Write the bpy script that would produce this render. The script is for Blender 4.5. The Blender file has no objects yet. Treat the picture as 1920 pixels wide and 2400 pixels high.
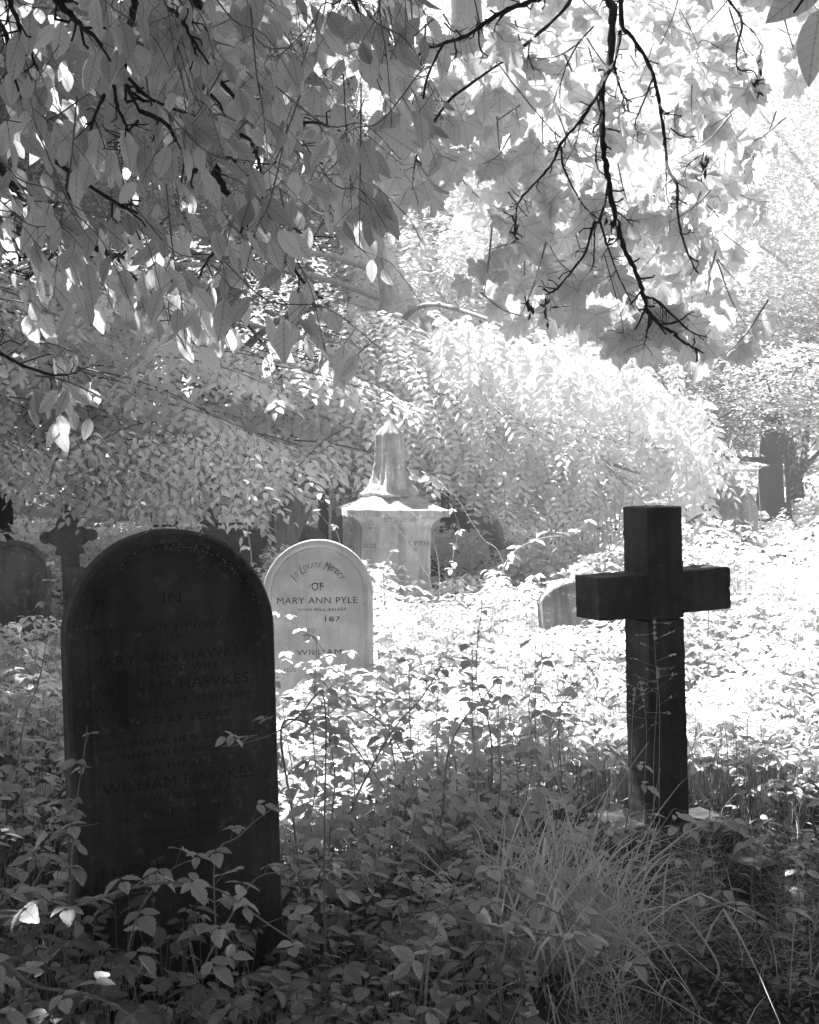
import bpy, bmesh, math, random
import numpy as np
from mathutils import Vector, Matrix, Euler

R = math.radians
rng = np.random.default_rng(11)
random.seed(11)
scene = bpy.context.scene
COL = scene.collection

# ------------------------------------------------------------------ camera, sky, sun, exposure
F = 3100.0                     # focal length in photo pixels (frame 1920 x 2400)
PITCH = R(2.2)
CAMZ = 1.7
cam = bpy.data.cameras.new("camera")
cam_o = bpy.data.objects.new("camera", cam)
COL.objects.link(cam_o)
cam.sensor_fit = 'VERTICAL'
cam.sensor_height = 36.0
cam.sensor_width = 28.8
cam.lens = F / 2400 * 36.0
cam.clip_start = 0.05
cam.clip_end = 2000
cam_o.location = (0, 0, CAMZ)
cam_o.rotation_euler = (math.pi / 2 - PITCH, 0, 0)
scene.camera = cam_o

SUN_S = Vector((-0.40, 0.36, 1.0)).normalized()      # towards the sun: behind and left, high
sun_el = math.asin(SUN_S.z)
sun_az = math.atan2(SUN_S.x, SUN_S.y)
world = bpy.data.worlds.new("World")
scene.world = world
world.use_nodes = True
wn = world.node_tree
wn.nodes.clear()
sky = wn.nodes.new("ShaderNodeTexSky")
sky.sky_type = 'NISHITA'
sky.sun_disc = False
sky.sun_elevation = sun_el
sky.sun_rotation = sun_az
bw = wn.nodes.new("ShaderNodeRGBToBW")               # the photograph is black and white
bg = wn.nodes.new("ShaderNodeBackground")
bg.inputs["Strength"].default_value = 0.055
wo = wn.nodes.new("ShaderNodeOutputWorld")
wn.links.new(sky.outputs[0], bw.inputs[0])
wn.links.new(bw.outputs[0], bg.inputs[0])
wn.links.new(bg.outputs[0], wo.inputs[0])

sun = bpy.data.lights.new("sun", 'SUN')
sun.energy = 5.0
sun.angle = R(0.6)
sun.color = (1, 1, 1)
sun_o = bpy.data.objects.new("sun", sun)
COL.objects.link(sun_o)
sun_o.rotation_euler = SUN_S.to_track_quat('Z', 'Y').to_euler()
sun_o.location = SUN_S * 30

scene.view_settings.view_transform = 'Standard'
scene.view_settings.look = 'None'
scene.view_settings.gamma = 1.0
scene.view_settings.exposure = 2.3
scene.view_settings.use_curve_mapping = False
scene.render.engine = 'CYCLES'
cy = scene.cycles
cy.use_denoising = True
cy.volume_bounces = 0
cy.volume_step_rate = 4
cy.max_bounces = 9
cy.diffuse_bounces = 5
cy.glossy_bounces = 2
cy.transmission_bounces = 6
cy.transparent_max_bounces = 4
cy.sample_clamp_indirect = 6
cy.caustics_reflective = False
cy.caustics_refractive = False
cy.use_adaptive_sampling = True

# ------------------------------------------------------------------ helpers
CP, SP = math.cos(PITCH), math.sin(PITCH)


def P(px, py, Y):
    """World point seen at photo pixel (px, py) at depth Y."""
    dx = (px - 960) / F
    dy = (1200 - py) / F
    d = Vector((dx, CP + dy * SP, -SP + dy * CP))
    return Vector((0, 0, CAMZ)) + d * (Y / d.y)


def PA(px, py, Y):
    px, py, Y = np.asarray(px, float), np.asarray(py, float), np.asarray(Y, float)
    dx = (px - 960) / F
    dy = (1200 - py) / F
    t = Y / (CP + dy * SP)
    return np.stack([dx * t, Y, CAMZ + (-SP + dy * CP) * t], -1)


def ground_z(x, y):
    x, y = np.asarray(x, float), np.asarray(y, float)
    z = 0.035 * np.clip(y - 7, 0, 14) + 0.05 * np.clip(x - 1.0, 0, 5) * np.clip((y - 6) / 6, 0, 1)
    z = z - 0.05 * np.clip(3.2 - y, 0, 2)
    z = z + 0.025 * np.sin(1.7 * x + 0.6) * np.cos(1.3 * y) + 0.015 * np.sin(4.1 * x) * np.sin(3.7 * y + 1)
    far = np.clip((y - 20) / 60, 0, 1)
    return z + far * 1.2


def smooth(pts, n=6):
    """Catmull-Rom through points."""
    pts = [np.array(p, float) for p in pts]
    if len(pts) < 3:
        return np.array([pts[0] + (pts[-1] - pts[0]) * t for t in np.linspace(0, 1, n + 1)])
    ext = [2 * pts[0] - pts[1]] + pts + [2 * pts[-1] - pts[-2]]
    out = []
    for i in range(1, len(ext) - 2):
        p0, p1, p2, p3 = ext[i - 1], ext[i], ext[i + 1], ext[i + 2]
        for k in range(n):
            t = k / n
            out.append(0.5 * ((2 * p1) + (-p0 + p2) * t + (2 * p0 - 5 * p1 + 4 * p2 - p3) * t * t + (-p0 + 3 * p1 - 3 * p2 + p3) * t ** 3))
    out.append(pts[-1])
    return np.array(out)


def unit(a):
    a = np.asarray(a, float)
    return a / np.maximum(np.linalg.norm(a, axis=-1, keepdims=True), 1e-9)


def frames(d, n):
    d = unit(d)
    n = n - (n * d).sum(-1, keepdims=True) * d
    n = unit(n)
    y = np.cross(n, d)
    return np.stack([d, y, n], -1)      # columns x=tip, y=across, z=normal


class Mass:
    """Collects triangles."""
    def __init__(self):
        self.V, self.T, self.L, self.n = [], [], [], 0

    def raw(self, v, t, lp=None):
        v = np.asarray(v, float).reshape(-1, 3)
        t = np.asarray(t, int).reshape(-1, 3)
        self.V.append(v)
        self.T.append(t + self.n)
        self.L.append(np.zeros_like(v) if lp is None else lp)
        self.n += len(v)

    def add(self, tpl, pos, Rm, s):
        tv, tt = tpl
        N = len(pos)
        if N == 0:
            return
        s = np.broadcast_to(np.asarray(s, float), (N,))
        v = np.einsum('nij,kj->nki', Rm, tv) * s[:, None, None] + pos[:, None, :]
        k = len(tv)
        t = (tt[None] + (np.arange(N) * k)[:, None, None]).reshape(-1, 3)
        self.raw(v.reshape(-1, 3), t, np.tile(tv, (N, 1)))

    def sticks(self, A, B, r0, r1, sides=3):
        A, B = np.asarray(A, float), np.asarray(B, float)
        N = len(A)
        if N == 0:
            return
        d = unit(B - A)
        up = np.where(np.abs(d[:, 2:3]) > .9, np.array([[1., 0, 0]]), np.array([[0, 0, 1.]]))
        x = unit(np.cross(d, up))
        y = np.cross(d, x)
        r0 = np.broadcast_to(np.asarray(r0, float), (N,))
        r1 = np.broadcast_to(np.asarray(r1, float), (N,))
        vs = []
        for q, rr in ((A, r0), (B, r1)):
            for k in range(sides):
                a = 2 * math.pi * k / sides
                vs.append(q + (x * math.cos(a) + y * math.sin(a)) * rr[:, None])
        v = np.stack(vs, 1)
        tt = []
        for k in range(sides):
            k2 = (k + 1) % sides
            tt += [(k, k2, sides + k2), (k, sides + k2, sides + k)]
        tt = np.array(tt)
        t = (tt[None] + (np.arange(N) * 2 * sides)[:, None, None]).reshape(-1, 3)
        self.raw(v.reshape(-1, 3), t)

    def tube(self, pts, r, sides=6, knob=0.0):
        pts = np.asarray(pts, float)
        n = len(pts)
        r = np.interp(np.linspace(0, 1, n), np.linspace(0, 1, len(np.atleast_1d(r))), np.atleast_1d(r))
        if knob:
            r = r * (1 + knob * (rng.random(n) - .4))
        tg = unit(np.gradient(pts, axis=0))
        x = np.cross(tg[0], [0, 0, 1.] if abs(tg[0][2]) < .9 else [1., 0, 0])
        vs = []
        for i in range(n):
            x = x - (x @ tg[i]) * tg[i]
            x = x / (np.linalg.norm(x) + 1e-9)
            y = np.cross(tg[i], x)
            for k in range(sides):
                a = 2 * math.pi * k / sides
                vs.append(pts[i] + (x * math.cos(a) + y * math.sin(a)) * r[i])
        t = []
        for i in range(n - 1):
            for k in range(sides):
                a, b = i * sides + k, i * sides + (k + 1) % sides
                t += [(a, b, b + sides), (a, b + sides, a + sides)]
        for k in range(1, sides - 1):
            t.append((0, k + 1, k))
            t.append(((n - 1) * sides, (n - 1) * sides + k, (n - 1) * sides + k + 1))
        self.raw(np.array(vs), np.array(t))

    def mesh(self, name, mat, smooth_=False):
        me = bpy.data.meshes.new(name)
        V = np.concatenate(self.V)
        T = np.concatenate(self.T)
        Lp = np.concatenate(self.L)
        me.vertices.add(len(V))
        me.vertices.foreach_set("co", V.astype(np.float32).ravel())
        me.loops.add(len(T) * 3)
        me.loops.foreach_set("vertex_index", T.astype(np.int32).ravel())
        me.polygons.add(len(T))
        me.polygons.foreach_set("loop_start", np.arange(0, len(T) * 3, 3, dtype=np.int32))
        if smooth_:
            me.polygons.foreach_set("use_smooth", np.ones(len(T), dtype=bool))
        me.update(calc_edges=True)
        at = me.attributes.new("lp", 'FLOAT_VECTOR', 'POINT')
        at.data.foreach_set("vector", Lp.astype(np.float32).ravel())
        me.materials.append(mat)
        return me

    def build(self, name, mat, parent=None, smooth_=False, kind=None):
        if not self.V:
            return None
        return link(name, self.mesh(name, mat, smooth_), parent, kind)


def link(name, data, parent=None, kind=None):
    o = bpy.data.objects.new(name, data)
    COL.objects.link(o)
    if parent is not None:
        o.parent = parent
    if kind:
        o["kind"] = kind
    return o


def thing(name, label, cat, loc=(0, 0, 0), rot=(0, 0, 0), group=None):
    o = bpy.data.objects.new(name, None)
    COL.objects.link(o)
    o.empty_display_size = .2
    o.location = loc
    o.rotation_euler = rot
    tag(o, label, cat, group)
    return o


def tag(o, label, cat, group=None):
    o["label"] = label
    o["category"] = cat
    if group:
        o["group"] = group
    return o


# ------------------------------------------------------------------ materials (an infrared black-and-white world: greys only)
def new_mat(name):
    m = bpy.data.materials.new(name)
    m.use_nodes = True
    nt = m.node_tree
    nt.nodes.clear()
    out = nt.nodes.new("ShaderNodeOutputMaterial")
    return m, nt, out


def mathn(nt, op, a, b=None, c=None, clamp=False):
    n = nt.nodes.new("ShaderNodeMath")
    n.operation = op
    n.use_clamp = clamp
    for i, v in enumerate((a, b, c)):
        if v is None:
            continue
        if isinstance(v, (int, float)):
            n.inputs[i].default_value = v
        else:
            nt.links.new(v, n.inputs[i])
    return n.outputs[0]


def noise(nt, vec, scale, detail=4, rough=.6):
    n = nt.nodes.new("ShaderNodeTexNoise")
    n.inputs["Scale"].default_value = scale
    n.inputs["Detail"].default_value = detail
    n.inputs["Roughness"].default_value = rough
    nt.links.new(vec, n.inputs["Vector"])
    return n.outputs["Fac"]


def ramp(nt, fac, a, b, lo=0.0, hi=1.0):
    n = nt.nodes.new("ShaderNodeMapRange")
    n.interpolation_type = 'SMOOTHSTEP'
    n.inputs["From Min"].default_value = a
    n.inputs["From Max"].default_value = b
    n.inputs["To Min"].default_value = lo
    n.inputs["To Max"].default_value = hi
    nt.links.new(fac, n.inputs["Value"])
    return n.outputs[0]


def leaf_mat(name, base=.5, trans=.45, veins=False, spots=0.0, var=.25, gloss=.06, palm=False):
    m, nt, out = new_mat(name)
    geo = nt.nodes.new("ShaderNodeNewGeometry")
    oi = nt.nodes.new("ShaderNodeObjectInfo")
    rnd = mathn(nt, 'FRACT', mathn(nt, 'ADD', geo.outputs["Random Per Island"], oi.outputs["Random"]))
    col = mathn(nt, 'MULTIPLY', mathn(nt, 'MULTIPLY_ADD', rnd, 2 * var, 1 - var), base)
    if veins or palm:
        at = nt.nodes.new("ShaderNodeAttribute")
        at.attribute_name = "lp"
        sx = nt.nodes.new("ShaderNodeSeparateXYZ")
        nt.links.new(at.outputs["Vector"], sx.inputs[0])
        ay = mathn(nt, 'ABSOLUTE', sx.outputs[1])
        if palm:
            ang = mathn(nt, 'ABSOLUTE', mathn(nt, 'ARCTAN2', ay, sx.outputs[0]))
            f = None
            rr = mathn(nt, 'SQRT', mathn(nt, 'ADD', mathn(nt, 'MULTIPLY', ay, ay), mathn(nt, 'MULTIPLY', sx.outputs[0], sx.outputs[0])))
            for a0 in (0, R(50), R(105)):
                d = mathn(nt, 'MULTIPLY', mathn(nt, 'ABSOLUTE', mathn(nt, 'SUBTRACT', ang, a0)), rr)
                v = ramp(nt, d, .006, .02, .62, 1.0)
                f = v if f is None else mathn(nt, 'MINIMUM', f, v)
            col = mathn(nt, 'MULTIPLY', col, f)
        else:
            mid = ramp(nt, ay, .006, .022, .68, 1.0)
            w = mathn(nt, 'SINE', mathn(nt, 'MULTIPLY', mathn(nt, 'SUBTRACT', sx.outputs[0], mathn(nt, 'MULTIPLY', ay, .9)), 46.0))
            sv = ramp(nt, w, .6, 1.0, 1.0, .80)
            col = mathn(nt, 'MULTIPLY', col, mathn(nt, 'MULTIPLY', mid, sv))
        if spots:
            nz = noise(nt, at.outputs["Vector"], 14, 2, .5)
            col = mathn(nt, 'MULTIPLY', col, ramp(nt, nz, .70, .74, 1.0, spots))
    comb = nt.nodes.new("ShaderNodeCombineColor")
    for i in range(3):
        nt.links.new(col, comb.inputs[i])
    dif = nt.nodes.new("ShaderNodeBsdfDiffuse")
    tr = nt.nodes.new("ShaderNodeBsdfTranslucent")
    gl = nt.nodes.new("ShaderNodeBsdfGlossy")
    gl.inputs["Roughness"].default_value = .45
    gl.inputs["Color"].default_value = (.8, .8, .8, 1)
    nt.links.new(comb.outputs[0], dif.inputs[0])
    nt.links.new(comb.outputs[0], tr.inputs[0])
    mx = nt.nodes.new("ShaderNodeMixShader")
    mx.inputs[0].default_value = trans
    nt.links.new(dif.outputs[0], mx.inputs[1])
    nt.links.new(tr.outputs[0], mx.inputs[2])
    m2 = nt.nodes.new("ShaderNodeMixShader")
    m2.inputs[0].default_value = gloss
    nt.links.new(mx.outputs[0], m2.inputs[1])
    nt.links.new(gl.outputs[0], m2.inputs[2])
    nt.links.new(m2.outputs[0], out.inputs[0])
    return m


def stone_mat(name, base, var=.35, stain=.5, lichen=0.0, bump=.35, scale=9, streak=.3, moss_top=0.0, rough=.9):
    m, nt, out = new_mat(name)
    tc = nt.nodes.new("ShaderNodeTexCoord")
    ob = tc.outputs["Object"]
    n1 = noise(nt, ob, scale, 8, .7)
    n2 = noise(nt, ob, scale * .28, 5, .6)
    n3 = noise(nt, ob, 160, 3, .7)
    mp = nt.nodes.new("ShaderNodeMapping")
    mp.inputs["Scale"].default_value = (14, 14, 1.2)
    nt.links.new(ob, mp.inputs[0])
    n4 = noise(nt, mp.outputs[0], 1.0, 5, .6)
    c = mathn(nt, 'MULTIPLY_ADD', n1, 2 * var, 1 - var)
    c = mathn(nt, 'MULTIPLY', c, ramp(nt, n2, .38, .62, 1 - stain, 1.0))
    c = mathn(nt, 'MULTIPLY', c, ramp(nt, n4, .42, .62, 1.0, 1 - streak))
    c = mathn(nt, 'MULTIPLY', c, ramp(nt, n3, .3, .7, .82, 1.15))
    c = mathn(nt, 'MULTIPLY', c, base)
    if lichen:
        l = noise(nt, ob, 22, 6, .75)
        f = ramp(nt, l, .56, .64, 0, lichen)
        mix = mathn(nt, 'MULTIPLY_ADD', f, mathn(nt, 'SUBTRACT', base * 2.6 + .05, c), c)
        c = mix
    if moss_top:
        g = nt.nodes.new("ShaderNodeNewGeometry")
        sx = nt.nodes.new("ShaderNodeSeparateXYZ")
        nt.links.new(g.outputs["Normal"], sx.inputs[0])
        k = mathn(nt, 'MULTIPLY_ADD', sx.outputs[2], .6, mathn(nt, 'MULTIPLY', n1, .8))
        f = ramp(nt, k, .55, .75, 0, moss_top)
        c = mathn(nt, 'MULTIPLY_ADD', f, mathn(nt, 'SUBTRACT', mathn(nt, 'MULTIPLY', n3, .55), c), c)
    comb = nt.nodes.new("ShaderNodeCombineColor")
    for i in range(3):
        nt.links.new(c, comb.inputs[i])
    bs = nt.nodes.new("ShaderNodeBsdfPrincipled")
    bs.inputs["Roughness"].default_value = rough
    bs.inputs["Specular IOR Level"].default_value = .25
    nt.links.new(comb.outputs[0], bs.inputs["Base Color"])
    hsum = mathn(nt, 'ADD', mathn(nt, 'MULTIPLY', n1, 1.0), mathn(nt, 'MULTIPLY', n3, .35))
    b = nt.nodes.new("ShaderNodeBump")
    b.inputs["Strength"].default_value = bump
    b.inputs["Distance"].default_value = .012
    nt.links.new(hsum, b.inputs["Height"])
    nt.links.new(b.outputs[0], bs.inputs["Normal"])
    nt.links.new(bs.outputs[0], out.inputs[0])
    return m


def plain_mat(name, base, rough=.8, nscale=30, var=.3, bump=.3, zstretch=1.0, dist=.01):
    m, nt, out = new_mat(name)
    tc = nt.nodes.new("ShaderNodeTexCoord")
    mp = nt.nodes.new("ShaderNodeMapping")
    mp.inputs["Scale"].default_value = (1, 1, zstretch)
    nt.links.new(tc.outputs["Object"], mp.inputs[0])
    n = noise(nt, mp.outputs[0], nscale, 5, .65)
    c = mathn(nt, 'MULTIPLY', mathn(nt, 'MULTIPLY_ADD', ramp(nt, n, .25, .75), 2 * var, 1 - var), base)
    comb = nt.nodes.new("ShaderNodeCombineColor")
    for i in range(3):
        nt.links.new(c, comb.inputs[i])
    bs = nt.nodes.new("ShaderNodeBsdfPrincipled")
    bs.inputs["Roughness"].default_value = rough
    bs.inputs["Specular IOR Level"].default_value = .2
    nt.links.new(comb.outputs[0], bs.inputs["Base Color"])
    b = nt.nodes.new("ShaderNodeBump")
    b.inputs["Strength"].default_value = bump
    b.inputs["Distance"].default_value = dist
    nt.links.new(n, b.inputs["Height"])
    nt.links.new(b.outputs[0], bs.inputs["Normal"])
    nt.links.new(bs.outputs[0], out.inputs[0])
    return m


M = dict(
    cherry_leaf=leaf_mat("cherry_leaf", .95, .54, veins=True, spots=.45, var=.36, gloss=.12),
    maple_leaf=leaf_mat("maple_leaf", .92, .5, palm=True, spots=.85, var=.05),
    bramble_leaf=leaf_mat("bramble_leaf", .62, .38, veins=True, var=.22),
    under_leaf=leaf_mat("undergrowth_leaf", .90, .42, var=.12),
    shade_tinted_leaf=leaf_mat("shade_tinted_near_leaf", .27, .35, veins=True, var=.25),  # near leaves coloured darker to carry the foreground shade
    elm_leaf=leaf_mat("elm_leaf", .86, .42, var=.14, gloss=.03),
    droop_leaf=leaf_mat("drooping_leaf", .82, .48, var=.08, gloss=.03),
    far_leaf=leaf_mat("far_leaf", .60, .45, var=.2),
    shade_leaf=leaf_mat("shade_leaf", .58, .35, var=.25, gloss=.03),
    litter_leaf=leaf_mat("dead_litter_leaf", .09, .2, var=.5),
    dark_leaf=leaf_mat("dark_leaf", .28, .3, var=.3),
    canopy_leaf=leaf_mat("canopy_leaf", .25, .2, var=.3),
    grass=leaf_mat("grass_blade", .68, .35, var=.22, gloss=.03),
    horsetail=leaf_mat("horsetail_green", .55, .25, var=.25, gloss=.05),
    seed=leaf_mat("seed_head", .55, .3, var=.2),
    cane=plain_mat("bramble_cane", .26, .7, 60, .3, .2),
    bark=plain_mat("dark_bark", .055, .9, 60, .4, .5),
    light_bark=plain_mat("grey_bark", .30, .9, 22, .35, .8, .3),
    mid_bark=plain_mat("ridged_bark", .07, .9, 16, .45, 1.0, .25, .03),
    fruit=plain_mat("dark_fruit", .08, .6, 40, .3, .2),
    soil=plain_mat("soil_and_litter", .028, .95, 14, .6, 1.0, 1.0, .04),
    iron=plain_mat("rusted_iron", .025, .7, 60, .4, .2),
    hawkes=stone_mat("dark_weathered_stone", .085, .5, .5, .3, .8, 9, .3),
    cross=stone_mat("dark_smooth_stone", .08, .5, .5, .22, .6, 9, .35),
    pyle=stone_mat("pale_grey_stone", .66, .2, .24, 0, .35, 12, .12),
    pedestal=stone_mat("pale_mottled_stone", .62, .25, .3, .12, .45, 8, .4),
    mossy=stone_mat("mossy_stone", .66, .4, .35, .25, 1.0, 12, .4, moss_top=.5),
    lichen=stone_mat("lichened_stone", .3, .4, .45, .6, .7, 9, .4),
    oldstone=stone_mat("grey_old_stone", .22, .4, .5, .3, .6, 8, .4),
    blackstone=stone_mat("blackened_stone", .05, .35, .3, .1, .5, 8, .3),
    letter=plain_mat("dark_cut_letter", .025, .95, 60, .3, .1),
    letter2=plain_mat("black_letter_paint", .035, .8, 60, .5, .1),
    letter3=plain_mat("faded_letter", .16, .9, 60, .5, .1),
)


# ------------------------------------------------------------------ leaf shapes (tip along +x, blade in xy)
def leaf_tpl(n=4, width=.5, fold=.10, droop=.12, teeth=0.0, peak=.8, wav=0.0):
    ts = np.linspace(0, 1, n + 1)
    w = width / 2 * np.sin(math.pi * ts ** peak) ** .85
    if teeth:
        w = w * (1 + teeth * (np.arange(n + 1) % 2 - .5))
    V = []
    for t in ts:
        V.append((t, 0, -droop * t * t))
    for sgn in (1, -1):
        for i in range(1, n):
            V.append((ts[i], sgn * w[i], -droop * ts[i] ** 2 + fold * w[i] * 2 + wav * math.sin(i * 2.1 + sgn)))
    T = []
    Lf = lambda i: n + i
    Rt = lambda i: n + (n - 1) + i
    for i in range(n):
        if i == 0:
            T += [(0, 1, Lf(1)), (0, Rt(1), 1)]
        elif i == n - 1:
            T += [(i, n, Lf(i)), (i, Rt(i), n)]
        else:
            T += [(i, i + 1, Lf(i + 1)), (i, Lf(i + 1), Lf(i)), (i, Rt(i + 1), i + 1), (i, Rt(i), Rt(i + 1))]
    return np.array(V), np.array(T)


def simple_leaf(width=.5, fold=.12, droop=.1):
    w = width / 2
    V = [(0, 0, 0), (.3, w * .95, fold * w), (.68, w * .8, fold * w - droop * .4), (1, 0, -droop), (.68, -w * .8, fold * w - droop * .4), (.3, -w * .95, fold * w)]
    T = [(0, 2, 1), (0, 3, 2), (0, 4, 3), (0, 5, 4)]
    return np.array(V), np.array(T)


def maple_tpl(curl=.25, seed=0):
    r = random.Random(seed)
    half = [(0, 1.0), (6, .86), (10, .88), (15, .76), (20, .76), (27, .62), (33, .70), (38, .80), (43, .80), (50, .92), (55, .80), (62, .78), (68, .68),
            (76, .56), (84, .58), (92, .64), (98, .58), (106, .70), (113, .54), (124, .52), (136, .40), (150, .38), (166, .30), (178, .12)]
    full = [(-a, q) for a, q in reversed(half[1:])] + half
    V = [(0, 0, 0)]
    for a, q in full:
        q *= r.uniform(.94, 1.06)
        x, y = q * math.cos(R(a)), q * math.sin(R(a))
        z = -curl * (q ** 2) * .5 + .07 * math.cos(R(a) * 7.0) * q + .04 * math.sin(3 * x + r.random())
        V.append((x, y, z))
    T = [(0, i, i + 1) for i in range(1, len(V) - 1)]
    return np.array(V), np.array(T)


T_CHERRY = [leaf_tpl(8, .48, .10, .10, 0, .85, .01), leaf_tpl(8, .44, .22, .22, 0, .9, .015), leaf_tpl(8, .42, .05, -.05, 0, .8, .02)]
T_BRAM = [leaf_tpl(12, .58, .10, .12, .14, .80, .012), leaf_tpl(12, .64, .16, .22, .14, .78, .02), leaf_tpl(12, .5, .22, .10, .14, .84, .02)]
T_UNDER = [leaf_tpl(3, .60, .12, .15, 0, .85), leaf_tpl(3, .48, .2, .3, 0, .85), leaf_tpl(3, .36, .1, .1, 0, .9)]
T_SMALL = simple_leaf(.52)
T_FLAT = (np.array([(0, 0, 0), (.5, .27, .03), (1, 0, -.08), (.5, -.27, .03)]), np.array([(0, 2, 1), (0, 3, 2)]))
T_NARROW = simple_leaf(.34, .15, .12)
T_MAPLE = [maple_tpl(.25, 1), maple_tpl(.5, 2), maple_tpl(.1, 3)]


# ------------------------------------------------------------------ the sun patch: leaves are cut from the crowns above to let sun through
def in_lit(p, m=0.0):
    """Would a leaf at p throw its shadow on the sunlit clearing?"""
    s = np.array(SUN_S)
    out = np.zeros(len(p), bool)
    k = (p[:, 2] - .55) / s[2]
    x = p[:, 0] - s[0] * k
    y = p[:, 1] - s[1] * k
    edge = 5.7 + .25 * np.sin(x * 2.3) + .15 * np.sin(x * 5.1 + 1) - .5 * np.clip((x - .9), 0, 1.0)
    left = np.interp(y, [6, 7, 8.5, 9.6, 10.2, 10.8, 12, 15], [-1.1, -1.3, -.85, -.38, .2, .7, 1, 1.6])
    out |= (y > edge + m) & (x > left + m) & (y < 21) & (x < 9)
    k = (p[:, 2] - 2.9) / s[2]                       # the lit maple branch
    x = p[:, 0] - s[0] * k
    y = p[:, 1] - s[1] * k
    k0 = (p[:, 2] - .2) / s[2]
    low = (p[:, 0] - s[0] * k0 < 1.0) & (p[:, 1] - s[1] * k0 < 4.6)      # the corner by the kerb stays dark
    low |= (np.abs(p[:, 0] - s[0] * k0 - 1.4) < .65) & (np.abs(p[:, 1] - s[1] * k0 - 5.4) < .45)
    low |= (np.abs(p[:, 0] - s[0] * k0 - 1.35) < .38) & (np.abs(p[:, 1] - s[1] * k0 - 4.4) < .5)
    out |= (k > .9) & (x > -.1) & (x < 2.1) & (y > 4.4) & (y < 7.2) & ~low
    k = (p[:, 2] - 2.1) / s[2]                       # a spot on the end of the hanging cherry spray
    x = p[:, 0] - s[0] * k
    y = p[:, 1] - s[1] * k
    out |= (k > .3) & ((((x + .27) / .5) ** 2 + ((y - 3.35) / .5) ** 2 < 1) | (((x + .9) / .3) ** 2 + ((y - 3.3) / .4) ** 2 < 1))
    return out


def inside(poly, x, y):
    poly = np.array(poly, float)
    res = np.zeros(len(x), bool)
    j = len(poly) - 1
    for i in range(len(poly)):
        xi, yi, xj, yj = *poly[i], *poly[j]
        c = ((yi > y) != (yj > y)) & (x < (xj - xi) * (y - yi) / (yj - yi + 1e-9) + xi)
        res ^= c
        j = i
    return res


def sample_poly(poly, n):
    a = np.array(poly, float)
    lo, hi = a.min(0), a.max(0)
    xs, ys = [], []
    got = 0
    while got < n:
        x = rng.uniform(lo[0], hi[0], n * 2)
        y = rng.uniform(lo[1], hi[1], n * 2)
        m = inside(poly, x, y)
        xs.append(x[m]); ys.append(y[m])
        got += m.sum()
    return np.concatenate(xs)[:n], np.concatenate(ys)[:n]


def sprays(mass, twigs, O, D, L, k, ls, angle=50, droop=.3, tpl=T_SMALL, up=.9, jit=.3, pairs=False, prune=.0, tw=.003, updir=(0, 0, 1)):
    """Leafy twigs: O origins, D directions, k leaves (or pairs) along each, leaf blade length ls."""
    S = len(O)
    D = unit(D)
    L = np.broadcast_to(np.asarray(L, float), (S,))
    U = np.broadcast_to(np.array(updir, float), (S, 3)) + rng.normal(0, .18, (S, 3))
    B = unit(np.cross(U, D))
    N = np.cross(D, B)
    pos, dr, nn, sz = [], [], [], []
    ca, sa = math.cos(R(angle)), math.sin(R(angle))
    for i in range(k):
        t = (i + .6) / k
        c = O + D * (L * t)[:, None]
        c[:, 2] -= droop * L * t * t
        for sd in ((1, -1) if pairs else ((1,) if i % 2 else (-1,))):
            if i == k - 1 and not pairs:
                d = D * 1.0
            else:
                d = D * ca + B * sa * sd
            d = unit(d + rng.normal(0, jit * .5, (S, 3)))
            d[:, 2] -= droop * .6 * rng.random(S)
            pos.append(c); dr.append(d)
            nn.append(N * up + rng.normal(0, jit, (S, 3)))
            sz.append(ls * (1 - .35 * abs(t - .45)) * rng.uniform(.75, 1.2, S))
    pos, dr, nn, sz = map(np.concatenate, (pos, dr, nn, sz))
    k_ = (pos[:, 2] - 1.75) / SUN_S.z          # keep the sun on the draped urn
    m = ~((k_ > .15) & ((pos[:, 0] - SUN_S.x * k_ + .15) ** 2 + (pos[:, 1] - SUN_S.y * k_ - 9.9) ** 2 < .42 ** 2))
    pos, dr, nn, sz = pos[m], dr[m], nn[m], sz[m]
    if prune:
        m = ~(in_lit(pos) & (rng.random(len(pos)) < prune) & (pos[:, 2] > 1.9))
        pos, dr, nn, sz = pos[m], dr[m], nn[m], sz[m]
    tl = tpl if isinstance(tpl, list) else [tpl]
    pick = rng.integers(0, len(tl), len(pos))
    for q, tp in enumerate(tl):
        m = pick == q
        mass.add(tp, pos[m], frames(dr[m], nn[m]), sz[m])
    if twigs is not None:
        E = O + D * L[:, None] * .95
        E[:, 2] -= droop * L * .9
        Mi = O + D * L[:, None] * .5
        Mi[:, 2] -= droop * L * .25
        twigs.sticks(O, Mi, tw, tw * .7)
        twigs.sticks(Mi, E, tw * .7, tw * .3)


def boughs(mass, twigs, O, D, L, ns, sl, sag=.2, k=7, ls=.1, **kw):
    """Flat layered boughs: a curved axis with leafy twigs to both sides in one drooping sheet."""
    D = unit(D)
    n = len(O)
    L = np.broadcast_to(np.asarray(L, float), (n,))
    B = unit(np.cross([0, 0, 1.], D))
    last = O.copy()
    for q in range(ns):
        t = (q + .5) / ns
        p = O + D * (L * t)[:, None]
        p[:, 2] -= sag * L * t * t
        twigs.sticks(last, p, .007 * (1 - .6 * t), .006 * (1 - .7 * t))
        last = p
        sg = 1 if q % 2 else -1
        d = D * .55 + B * sg * .8
        d[:, 2] -= .22 + sag * t
        d += rng.normal(0, .09, (n, 3))
        sprays(mass, twigs, p.copy(), d, sl * (1.05 - .55 * t) * rng.uniform(.8, 1.2, n), k, ls, tw=.0025, **kw)


def poly_points(poly, n, Y0, Y1):
    x, y = sample_poly(poly, n)
    return PA(x, y, rng.uniform(Y0, Y1, n))


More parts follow.
